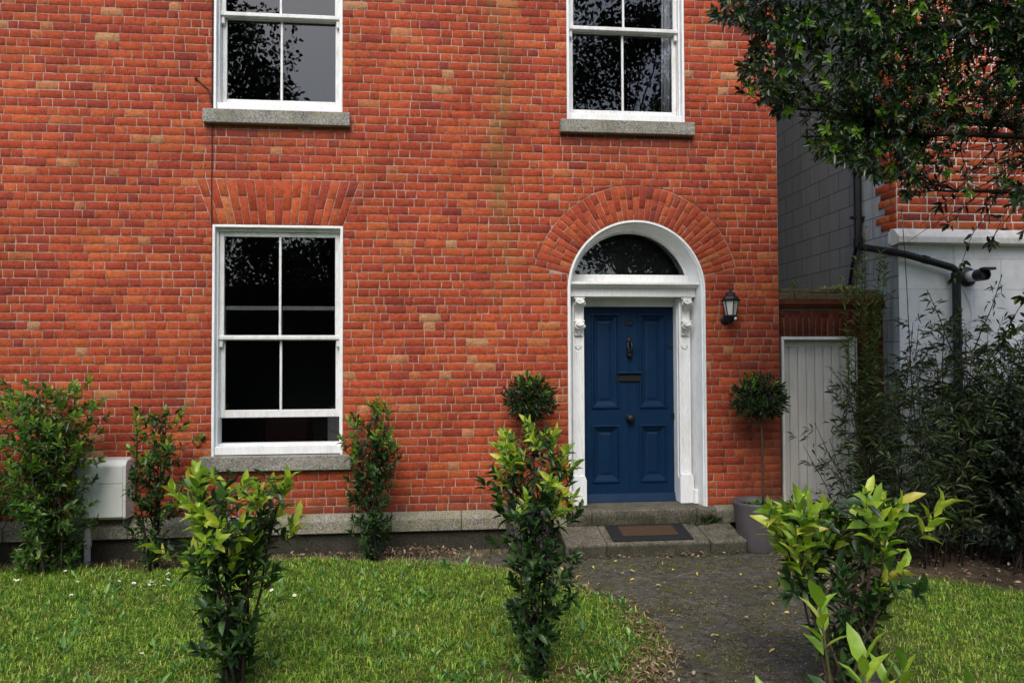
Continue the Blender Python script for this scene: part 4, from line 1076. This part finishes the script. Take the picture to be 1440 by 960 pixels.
# ------------------------------------------------------------------ potted topiary trees
def pot(x, y, label, H=.47, R=.235):
    e = empty('plant_pot', (x, y, 0), label, 'plant pot', 'pots beside the front door')
    r = MB(); T = Matrix.Translation((x, y, -.005))
    r.lathe([(R*.72, 0), (R*.80, .06), (R*.97, H-.06), (R, H-.02), (R, H), (R-.025, H), (R-.03, H-.05)], 36, T, False)
    r.bm.faces.new([r.bm.verts.new(T @ Vector((R*.72*math.cos(a), R*.72*math.sin(a), 0))) for a in np.linspace(0, 6.283, 24, endpoint=False)])
    r.build('pot_body', M['pot'], e, True)
    r = MB(); r.lathe([(R-.028, H-.055), (R*.5, H-.045), (.001, H-.04)], 28, T, False); r.build('soil', M['soil'], e)
    return e
def topiary(x, y, ztop, Rc, label, seed, zp=.43):
    global rng; rng = np.random.default_rng(seed)
    e = empty('topiary_tree', (x, y, zp), label, 'topiary tree', 'ball topiary trees beside the front door'); p = Plant()
    c = np.array([x-.01, y, ztop-Rc*.92])
    st = wiggle((x+.01, y, zp-.02), tuple(c), 8, .012); m = MB(); m.tube([tuple(q) for q in st], list(np.linspace(.013, .010, 9)), 8); m.build('trunk', M['bark'], e, True)
    for k in range(230):
        d = rdir(); R = Rc*rng.uniform(.72, 1.06)*(1+.06*math.sin(5*d[0]+3*d[2])); q = c+d*R*np.array([1, 1, .88])
        a = c+d*R*.25; tp = wiggle(a, q, 3, .08); p.stem(tp, .003, .0015)
        p.along('f', tp, .022, .045, .017, .9, .25)
        ax = unit(d+np.array([0, 0, .45])); p.whorl('n' if (d[2] > .15 and rng.random() < .28) else 'f', q, ax, 7, .048, .018, .75)
    p.finish(e, {'f': M['bay'], 'n': M['bush_new']}, M['bark_dark'], {'stem': 'branch', 'f': 'foliage', 'n': 'new_growth'}, lite='mid')
    u = Plant()   # little plants round the trunk
    for k in range(16):
        a = rng.uniform(0, 6.28); r = rng.uniform(.03, .17); u.whorl('f', np.array([x+r*math.cos(a), y+r*math.sin(a), zp+.01]), np.array([0, 0, 1.0]), 8, .055, .016, 1.0, .1)
    w = empty('pot_weed', (x, y, zp), label.split(' ball')[0]+' pot: low green weed round the foot of the trunk', 'weed', 'weeds in the pots'); u.finish(w, {'f': M['weed']}, M['bark'], {'f': 'foliage'})
    return e
pot(3.135, -.36, 'mauve-grey round pot on the ground right of the doorstep')
topiary(3.195, -.34, 1.735, .27, 'right ball topiary on a thin bare trunk in the pot by the lamp', 51)
pot(.86, -.36, 'mauve-grey round pot left of the door, mostly hidden by the tall laurel')
topiary(.905, -.35, 1.735, .255, 'left ball topiary standing behind the tall narrow laurel', 52)

# ------------------------------------------------------------------ bamboo, climber, dark hedge on the right
rng = np.random.default_rng(61)
bb = empty('bamboo_clump', (4.9, -.8, 0), 'dark bamboo clump with fine narrow leaves in front of the white rendered wall', 'bamboo'); p = Plant()
for k in range(98):
    b0 = np.array([rng.uniform(4.05, 6.3), rng.uniform(-1.15, -.42), -.02]); h = rng.uniform(1.15, 2.35)*(1 if b0[0] > 4.35 else .72)
    end = b0+np.array([rng.normal(0, .22)+(-.12 if b0[0] < 4.5 else .05), rng.normal(-.1, .18), h]); pts = wiggle(b0, end, 10, .03); p.stem(pts, .006, .0025); A = np.array(pts)
    for j in range(int(h*17)):
        t = rng.uniform(.10, 1); i = t*10; i0 = min(int(i), 9); q = A[i0]+(A[i0+1]-A[i0])*(i-i0); az = rng.uniform(0, 6.28); ln = rng.uniform(.10, .30)
        e = q+np.array([math.cos(az)*ln, math.sin(az)*ln*.7, ln*rng.uniform(.1, .7)]); 
        for m_ in range(7):
            f = rng.uniform(.3, 1); pp = q+(e-q)*f; d = unit(unit(e-q)+rdir()*.75+np.array([0, 0, -.1])); p.leaf('f', pp, d, unit(rdir()+np.array([0, 0, .8])), rng.uniform(.06, .12), rng.uniform(.010, .017))
        if j % 2 == 0: p.stem([q, (q+e)/2+np.array([0, 0, .015]), e], .0018, .001)
for (a, b) in (((4.30, -.75, 1.0), (3.70, -.72, 1.78)), ((4.50, -.9, .1), (4.33, -.9, 3.25)), ((5.1, -.8, 1.9), (5.42, -.8, 2.66)), ((4.9, -.8, 1.9), (4.68, -.75, 2.52))):
    pts = wiggle(a, b, 8, .02); p.stem(pts, .006, .003); A = np.array(pts)
    if b[2] < 3: 
        for j in range(26):
            i = rng.uniform(3, 8) if b[0] > 4 else rng.uniform(0, 5); q = A[int(min(i, 7))]; p.leaf('f', q+rdir()*.04, unit(rdir()+np.array([0, 0, .4])), rdir(), rng.uniform(.07, .12), .015)
p.finish(bb, {'f': M['bamboo']}, M['bark_dark'], {'stem': 'cane', 'f': 'foliage'}, lite=True, droop=.2, seg=5)
cl_ = empty('climbing_plant', (4.28, -.15, 0), 'pale green climbing plant up the brick pier beside the gate', 'climber'); p = Plant(); rng = np.random.default_rng(62)
for k in range(15):
    b0 = np.array([4.42+rng.uniform(-.12, .2), -.12+rng.uniform(-.1, .1), -.02]); end = np.array([4.42+rng.normal(0, .15), -.14+rng.uniform(-.12, .1), rng.uniform(1.5, 3.05)]); pts = wiggle(b0, end, 12, .035); p.stem(pts, .005, .002)
    p.along('f', pts, .022, .095, .024, .8, .12)
    for j in range(3, 12):
        q = np.array(pts[j]); e = q+np.array([rng.normal(0, .10), rng.normal(0, .06), rng.uniform(.05, .22)]); tp = wiggle(q, e, 3, .1); p.stem(tp, .002, .001); p.along('f', tp, .028, .075, .016, .8)
for (ex, ez) in ((4.62, 3.3),):
    pts = wiggle((4.55, .1, 2.3), (ex, .15, ez), 8, .02); p.stem(pts, .004, .002); p.along('f', pts, .05, .08, .028, 1.1)
p.finish(cl_, {'f': M['climber']}, M['bark'], {'f': 'foliage'}, droop=.15)
shrub('dense black-green hedge bush at the far right below the bamboo', (5.35, -1.25, 0), 1.50, 16, bump_([(0, .55), (.5, .72), (.85, .6), (1, .3)]), (.06, .028), ('hedge', 'hedge'), .9, .02, 18, .024, .4, 'bark_dark', 'hedge_bush', None, lite='mid', seed=63)
rng = np.random.default_rng(64)
hl = empty('laurel_shrub', (6.0, -.65, 0), 'green broad-leaved shrub among the bamboo at the right edge', 'shrub'); p = Plant()
for k in range(34):
    a = np.array([5.7+rng.uniform(-.2, .5), -.75, rng.uniform(.1, 1.0)]); e = np.array([rng.uniform(4.95, 6.3), -.95+rng.uniform(-.25, .25), rng.uniform(1.25, 2.05)]); tp = wiggle(a, e, 6, .05); p.stem(tp, .006, .002)
    p.along('f', tp[2:], .03, .07, .028, 1.0); p.whorl('n' if rng.random() < .25 else 'f', np.array(tp[-1]), np.array([0, 0, 1.0]), 7, .07, .028, .9)
p.finish(hl, {'f': M['laurel'], 'n': M['bush_new']}, M['bark_dark'], {'f': 'foliage', 'n': 'new_growth'})

# ------------------------------------------------------------------ overhanging tree, top right
rng = np.random.default_rng(71)
ot = empty('overhanging_tree', (6.3, -2.6, 0), 'dark glossy-leaved tree overhanging the gap between the houses, top right', 'tree'); p = Plant()
trunk = wiggle((6.35, -2.7, -.1), (6.0, -2.4, 4.6), 10, .02)
tm = MB(); tm.tube([tuple(q) for q in trunk], list(np.linspace(.17, .10, 11)), 12); tm.build('trunk', M['bark'], ot, True)
OUT = [(2.14, 4.75), (2.28, 4.35), (2.33, 4.05), (2.50, 3.82), (2.62, 3.60), (2.95, 3.42), (3.25, 3.20), (3.36, 3.16), (3.47, 3.34), (3.80, 3.30), (3.95, 3.02), (4.25, 2.98), (4.65, 2.86), (5.3, 2.7), (6.2, 2.7), (7.2, 3.2), (7.6, 4.4), (7.2, 5.6), (6, 6.3), (4.4, 6.4), (3.0, 5.9), (2.3, 5.3)]
limbs = []
for (ex, ey, ez) in ((2.5, -2.0, 4.4), (2.7, -1.7, 3.9), (3.2, -2.2, 3.55), (3.0, -2.4, 4.9), (4.0, -1.9, 3.2), (4.4, -2.3, 3.1), (3.6, -1.8, 4.4), (4.6, -2.2, 4.2), (4.2, -1.7, 5.3), (3.4, -2.2, 5.5), (5.2, -1.7, 5.8), (6.6, -2.2, 5.6), (7.2, -2.5, 4.6), (5.4, -2.9, 3.4), (5.0, -1.6, 3.6)):
    i = int(rng.integers(5, 11)); a = trunk[i]; m_ = (np.array(a)+np.array([ex, ey, ez]))/2+np.array([0, 0, .35])
    l1 = wiggle(a, m_, 5, .03); l2 = wiggle(m_, (ex, ey, ez), 8, .04); pts = l1+l2[1:]
    p.stem(pts, .045, .008); limbs.append(np.array(pts))
LP = np.concatenate(limbs)
Q = np.stack([rng.uniform(2.1, 7.6, 17000), rng.uniform(2.7, 6.4, 17000)], 1); 
QQ = Q+np.stack([vnoise(Q, 3.3, 51)-.5, vnoise(Q, 3.3, 52)-.5], 1)*.55+np.stack([vnoise(Q, 9, 53)-.5, vnoise(Q, 9, 54)-.5], 1)*.22; Q = Q[in_poly(QQ, OUT)]
cnt = 0
for x, z in Q:
    # sparser low on the right where the neighbour's brick shows through
    dens = 1.0
    if x > 3.75 and z < 3.95: dens = .13 + .20*(z > 3.7)
    if x < 2.95: dens = min(dens, .42)
    if z > 4.95 or x > 4.95: dens *= .06
    dens *= .35+1.0*float(vnoise(np.array([[x, z]]), 2.6, 33)[0])
    if rng.random() > dens*.62: continue
    y = rng.uniform(-2.75, -1.35); s = (y+7.4)/5.4; q = np.array([x*s, y, 1.86+(z-1.86)*s])
    dd = np.linalg.norm(LP-q, axis=1)+.25*(LP[:, 0] < q[0]); k = dd.argmin(); near = LP[k]
    if dd[k] > 1.1: near = q+unit(near-q)*1.1
    st0 = q+(near-q)*min(1, .42/max(dd[k], .01)) if rng.random() < .72 else near
    tp = wiggle(st0, q, 4, .07); p.stem(tp, .004, .0016)
    p.along('f', tp, .027, .068, .027, 1.0, .25)
    ax = unit(unit(q-st0)+np.array([-.15, -.1, .15])+rdir()*.3); p.whorl('n' if rng.random() < .10 else 'f', q, ax, 7, .072, .028, .9)
    cnt += 1
# unseen extra part of the crown, added to shade the right lawn
for k in range(110):
    d = rdir()*rng.random()**.4; q = np.array([5.3, -3.5, 5.0])+d*np.array([2.3, 2.0, 1.3]); s = (q[1]+7.4)/5.4
    if not (q[2] > 1.86+3.05*s+.15 or q[0] > 4.85*s+.1): continue
    if q[1] < -5.6: continue
    dd = np.linalg.norm(LP-q, axis=1); near = LP[dd.argmin()]; st0 = q+(near-q)*min(1, .6/max(dd.min(), .01)); tp = wiggle(st0, q, 3, .07); p.stem(tp, .005, .002)
    for j in range(12): p.leaf('f', q+rdir()*rng.uniform(.02, .22), rdir(), rdir()+np.array([0, 0, .8]), .13, .06)
# long bare twigs and hanging sprays
for (pts_, ll) in (([(4.9, -2, 3.7), (4.5, -2, 3.3), (4.2, -2, 2.85), (4.04, -2, 2.50)], 12), ([(4.8, -2, 3.6), (4.35, -2, 3.25), (3.9, -2, 3.05)], 9), ([(4.9, -1.9, 3.5), (4.6, -1.9, 3.1), (4.42, -1.9, 2.78)], 12), ([(5.1, -2.1, 3.4), (4.95, -2.1, 2.6), (4.62, -2.1, 2.15), (4.36, -2.1, 2.05)], 26), ([(5.1, -2.1, 2.9), (4.8, -2.1, 2.4), (4.5, -2.1, 2.32)], 18), ([(5.2, -2.1, 2.6), (4.85, -2.1, 2.0), (4.55, -2.1, 1.85)], 16), ([(5.2, -2.0, 2.9), (4.8, -2.0, 2.55), (4.55, -2.0, 2.22), (4.42, -2.0, 1.98)], 20)):
    pts = []
    for a, b in zip(pts_, pts_[1:]): pts += wiggle(a, b, 3, .04)[:-1]
    pts.append(np.array(pts_[-1])); p.stem(pts, .006, .002); A = np.array(pts)
    p.whorl('f', A[-1], unit(A[-1]-A[-2]), 8, .085, .034, .95)
    for j in range(ll):
        q = A[int(rng.integers(len(A)//2, len(A)))]+rdir()*.02; p.leaf('f', q, unit(rdir()+np.array([0, 0, -.3])), rdir()+np.array([0, 0, .6]), .075, .030)
for k in range(26):
    a = np.array([rng.uniform(4.2, 5.2), rng.uniform(-2.4, -1.7), rng.uniform(3.3, 4.0)]); e = a+np.array([rng.uniform(-1.1, -.4), 0, rng.uniform(-.75, -.15)]); p.stem(wiggle(a, e, 6, .05), .005, .0015)
p.finish(ot, {'f': M['tree'], 'n': M['bush_new']}, M['bark_dark'], {'stem': 'branch', 'f': 'crown', 'n': 'new_growth'}, lite='mid', droop=.12, seg=4)
print('tree twigs', cnt)

# ------------------------------------------------------------------ small plants
rng = np.random.default_rng(81)
sd = empty('sedum_clump', (4.3, .2, 2.6), 'yellow-green sedum growing on top of the old wall coping', 'plant'); u = Plant()
for k in range(150):
    q = np.array([rng.uniform(4.12, 4.52), rng.uniform(.06, .3), 2.585+rng.uniform(-.02, .05)]); u.whorl('f', q, unit(np.array([0, -.3, 1])+rdir()*.3), 7, .028, .013, 1.1)
u.finish(sd, {'f': M['sedum']}, M['bark'], {'f': 'foliage'}, lite=True)
sd = empty('wall_weed', (3.82, .2, 2.6), 'tiny green weed sprouting on the wall coping near the house corner', 'plant'); u = Plant()
for k in range(9):
    q = np.array([3.83+rng.normal(0, .03), .15, 2.60]); e = q+np.array([rng.normal(0, .03), 0, rng.uniform(.03, .12)]); u.stem([q, e], .002, .001); u.whorl('f', e, np.array([0, 0, 1.0]), 6, .03, .014, 1.0)
u.finish(sd, {'f': M['weed']}, M['bark_green'], {'f': 'foliage'})
sw = empty('step_weed', (2.74, -.1, .2), 'tuft of dark green weed in the corner of the granite doorstep', 'plant'); u = Plant()
for k in range(60):
    q = np.array([2.76+rng.normal(0, .05), -.10+rng.normal(0, .012), .20]); d = unit(np.array([rng.normal(0, .45), -.25, 1])); u.leaf('f', q, d, rdir()+np.array([0, -1, 0]), rng.uniform(.05, .15), .010)
for k in range(14):
    u.whorl('f', np.array([2.62+rng.normal(0, .05), -.12, .19]), unit(np.array([0, -.4, 1])), 6, .04, .012, 1.1)
u.finish(sw, {'f': M['bay']}, M['bark_green'], {'f': 'foliage'}, lite=True)

def scatter_leaves(name, P, z, l, w, mat, label, cat, flat=.25, lite=False):
    n = len(P); D = rng.normal(size=(n, 3)); D[:, 2] *= flat; Nn = rng.normal(size=(n, 3))*flat+np.array([0, 0, 1])
    P3 = np.concatenate([P, z[:, None] if hasattr(z, '__len__') else np.full((n, 1), z)], 1)
    o = leaves(name, P3, D, Nn, l, w, mat, None, lite); tag(o, label, cat, kind='stuff'); return o
# dead leaves: bed by the wall, heap right of the laurel, under the bamboo, path edge, along the step
G = [rng.normal((-.15, -.22), (.22, .07), (260, 2)), rng.normal((-1.05, -.22), (.30, .07), (120, 2)),
     np.stack([rng.uniform(3.1, 6.2, 900), rng.uniform(-2.0, -.5, 900)], 1), np.stack([rng.uniform(-5, 1.2, 160), rng.uniform(-.40, -.1, 160)], 1),
     np.stack([rng.uniform(1.25, 2.95, 60), rng.normal(-.545, .02, 60)], 1)]
a = np.array(lawn_edge); a = a[(a[:, 1] < -1.0) & (a[:, 1] > -3.6)]; i = rng.integers(0, len(a), 1500); G.append(a[i]+rng.normal(0, .075, (1500, 2))-np.array([.09, 0])); G.append(rng.normal((.85, -3.08), (.30, .10), (260, 2)))
P = np.concatenate(G); P = P[(P[:, 1] < -.09)]
zz = rng.uniform(-.005, .03, len(P)); zz[:260] += rng.uniform(0, .05, 260)[:len(zz[:260])]
scatter_leaves('dead_leaves', P, zz, rng.uniform(.025, .06, len(P)), rng.uniform(.012, .028, len(P)), M['litter'], 'brown dead leaves littering the bed, path edges and step foot', 'dead leaves', .35)
P = np.concatenate([scatter(150, .9, 3.6, -4.4, -.6, PATH), scatter(60, 2.5, 5, -4.3, -1.5, LAWN_R), scatter(26, .5, 1.5, -3.6, -1.6, LAWN_L), scatter(18, -4, 1, -4, -.6, LAWN_L)])
scatter_leaves('fallen_leaves', P, rng.uniform(.0, .02, len(P)), rng.uniform(.022, .055, len(P)), rng.uniform(.012, .028, len(P)), M['yellow'], 'pale yellow fallen leaves scattered over path and lawn', 'fallen leaves', .3)
P = scatter(5200, .5, 4.3, -4.4, -.5, PATH); P = P[vnoise(P, 3.0, 21)+.3*rng.random(len(P)) > .52]
scatter_leaves('path_debris', P, rng.uniform(-.010, -.002, len(P)), rng.uniform(.008, .026, len(P)), rng.uniform(.004, .014, len(P)), M['litter'], 'small brown leaf fragments and grit strewn over the path', 'debris', .25, True)
# broad-leaved weeds in the lawn
W0 = scatter(900, -5.3, 1.45, -4.0, -.4, LAWN_L); W0 = W0[vnoise(W0, 1.9, 12) > .38]; u = Plant()
for q in W0: u.whorl('f', np.array([q[0], q[1], .018]), np.array([0, 0, 1.0]), int(rng.integers(4, 8)), rng.uniform(.04, .10), .030, .85)
lst = u.L['f']; o = leaves('lawn_weeds', np.array([q[0] for q in lst]), np.array([q[1] for q in lst]), np.array([q[2] for q in lst]), [q[3] for q in lst], [q[4] for q in lst], M['weed'])
tag(o, 'broad-leaved weeds and clover dotted through the left lawn', 'weeds', kind='stuff')
# daisies
DZ = [(-3.18, -.64), (-2.86, -.79), (-2.84, -.80), (-3.50, -.86), (-3.41, -.90), (-2.93, -1.02), (-2.46, -1.09), (-2.33, -1.13), (-2.35, -1.05), (-2.28, -1.05), (-2.24, -1.0), (-2.25, -.81), (-2.18, -1.2), (-2.31, -1.10), (-2.80, -1.36), (-1.82, -2.61), (-2.61, -1.03), (-1.10, -1.52), (-2.26, -1.15), (-1.27, -1.38)]
near = ['at the left end of the daisy group', 'in the close pair of daisies below the meter box', 'in the close pair of daisies below the meter box']
def daisy():
    e = empty('daisy', (0, 0, 0))
    r = MB(); r.tube([(0, 0, 0), (.002, .001, .03), (0, 0, .056)], .0012, 5); r.build('stem', M['bark_green'], e)
    r = MB()
    for k in range(13):
        a = 2*math.pi*k/13; c_, s_ = math.cos(a), math.sin(a)
        r.poly([(.003*c_-.0015*s_, .003*s_+.0015*c_, .057), (.013*c_-.0028*s_, .013*s_+.0028*c_, .060), (.016*c_, .016*s_, .060), (.013*c_+.0028*s_, .013*s_-.0028*c_, .060), (.003*c_+.0015*s_, .003*s_-.0015*c_, .057)])
    r.build('petals', M['petal'], e); r = MB(); r.lathe([(.0045, .056), (.0045, .060), (.001, .0625)], 8); r.build('flower_centre', M['daisy_eye'], e); return e
proto = daisy()
parts = [c for c in bpy.data.objects if c.parent == proto]
for k, (x, y) in enumerate(DZ):
    if k == 0: o = proto
    else:
        o = proto.copy(); C.objects.link(o)
        for c in parts: d = c.copy(); C.objects.link(d); d.parent = o
    s = .75+.45*random.random(); o.location = (x, y, .008); o.scale = (s, s, 1.0+.2*random.random()); o.rotation_euler = (random.uniform(0, .5), random.uniform(-.2, .2), random.uniform(0, 6))
    tag(o, 'small white daisy flower standing in the left lawn grass', 'daisy', 'white daisies in the lawn')

# ------------------------------------------------------------------ trees across the garden (seen mirrored in the panes)
def far_tree(x, y, h, r, label, seed, nl=7000, low=2.0):
    global rng; rng = np.random.default_rng(seed)
    e = empty('garden_tree', (x, y, 0), label, 'tree', 'trees at the far end of the garden')
    m = MB(); m.tube([(x, y, -.1), (x+.1, y, h*.3), (x, y+.1, h*.75)], [.3, .22, .08], 10)
    cl = []
    for k in range(46):
        d = rdir(); cc = np.array([x, y, low+(h-low)*.52])+d*np.array([r, r, (h-low)*.47])*rng.random()**.45*.95; cl.append((cc, rng.uniform(.5, 1.05)*r*.36))
        m.tube([(x, y, h*.25+.45*(cc[2]-h*.25)), tuple(cc)], [.06, .02], 5)
    m.build('trunk', M['bark'], e)
    i = rng.integers(0, len(cl), nl); D = rng.normal(size=(nl, 3)); D /= np.linalg.norm(D, axis=1)[:, None]
    P = np.array([cl[k][0] for k in i])+D*(np.array([cl[k][1] for k in i])*rng.random(nl)**.35)[:, None]
    leaves('crown', P, rng.normal(size=(nl, 3)), rng.normal(size=(nl, 3)), rng.uniform(.12, .24, nl), rng.uniform(.09, .17, nl), M['far'], e, lite=True)
far_tree(-9.0, -20.5, 15.5, 4.3, 'broad tree at the left end of the garden behind the viewer', 91, 26000, 1.5)
far_tree(-4.3, -23, 12.0, 3.2, 'shorter round tree left of centre behind the viewer', 92, 22000, 1.0)
far_tree(1.6, -24, 10.5, 3.8, 'lowest tree in the middle behind the viewer', 93, 20000, .6)
far_tree(7.2, -20.5, 17.0, 4.6, 'tallest tree right of centre behind the viewer', 94, 26000, 1.2)
far_tree(14, -21, 13.0, 4.6, 'wide tree at the right end of the garden behind the viewer', 95, 14000, 1.2)

rng = np.random.default_rng(99)
hh = empty('garden_hedge', (0, -17, 0), 'long dark clipped hedge across the garden behind the viewer', 'hedge')
m = MB(); m.box(-17, 17, -17.5, -16.7, 0, 4.3, .1); m.build('branches', M['bark_dark'], hh)
n_ = 34000; P = np.stack([rng.uniform(-17, 17, n_), -16.65+rng.normal(0, .12, n_), rng.uniform(0, 4.75, n_)], 1)
leaves('foliage', P, rng.normal(size=(n_, 3)), rng.normal(size=(n_, 3)), rng.uniform(.1, .2, n_), rng.uniform(.08, .14, n_), M['far'], hh, lite=True)

# ------------------------------------------------------------------ camera
D = 7.4
yaw, pit, rol = R_(5.77543506), R_(1.42593165), R_(-0.22843601)
f = Vector((math.sin(yaw)*math.cos(pit), math.cos(yaw)*math.cos(pit), math.sin(pit)))
r = Vector((math.cos(yaw), -math.sin(yaw), 0)); u = r.cross(f)
r2 = r*math.cos(rol)+u*math.sin(rol); u2 = -r*math.sin(rol)+u*math.cos(rol)
cam = bpy.data.cameras.new('camera'); co_ = bpy.data.objects.new('camera', cam); C.objects.link(co_)
Mx = Matrix((r2, u2, -f)).transposed().to_4x4(); Mx.translation = Vector((0, -D, 1.86)); co_.matrix_world = Mx
cam.sensor_width = 36; cam.lens = 26; cam.clip_end = 1500; cam.clip_start = .05
S.camera = co_

# ------------------------------------------------------------------ light
W = bpy.data.worlds.new('World'); S.world = W; W.use_nodes = True; nt = W.node_tree
bg = nt.nodes['Background']; sky = nt.nodes.new('ShaderNodeTexSky'); sky.sky_type = 'NISHITA'; sky.sun_disc = False
az, el = R_(192), R_(47)      # azimuth from +Y clockwise: sun high in front of the facade
sky.sun_elevation = el; sky.sun_rotation = az; sky.dust_density = 2.2; sky.air_density = 1.0; sky.ozone_density = 1.0
nt.links.new(sky.outputs[0], bg.inputs[0]); bg.inputs[1].default_value = .135
sd_ = Vector((math.sin(az)*math.cos(el), math.cos(az)*math.cos(el), math.sin(el)))
L = bpy.data.lights.new('sun', 'SUN'); L.energy = 1.35; L.angle = R_(38); L.color = (1, .965, .92)
lo = bpy.data.objects.new('sun', L); C.objects.link(lo); lo.rotation_euler = sd_.to_track_quat('Z', 'Y').to_euler()
S.view_settings.view_transform = 'Standard'; S.view_settings.look = 'None'; S.view_settings.exposure = 0.80; S.view_settings.gamma = 1
S.view_settings.use_curve_mapping = False
S.render.engine = 'CYCLES'
S.render.resolution_x = 1024; S.render.resolution_y = 682
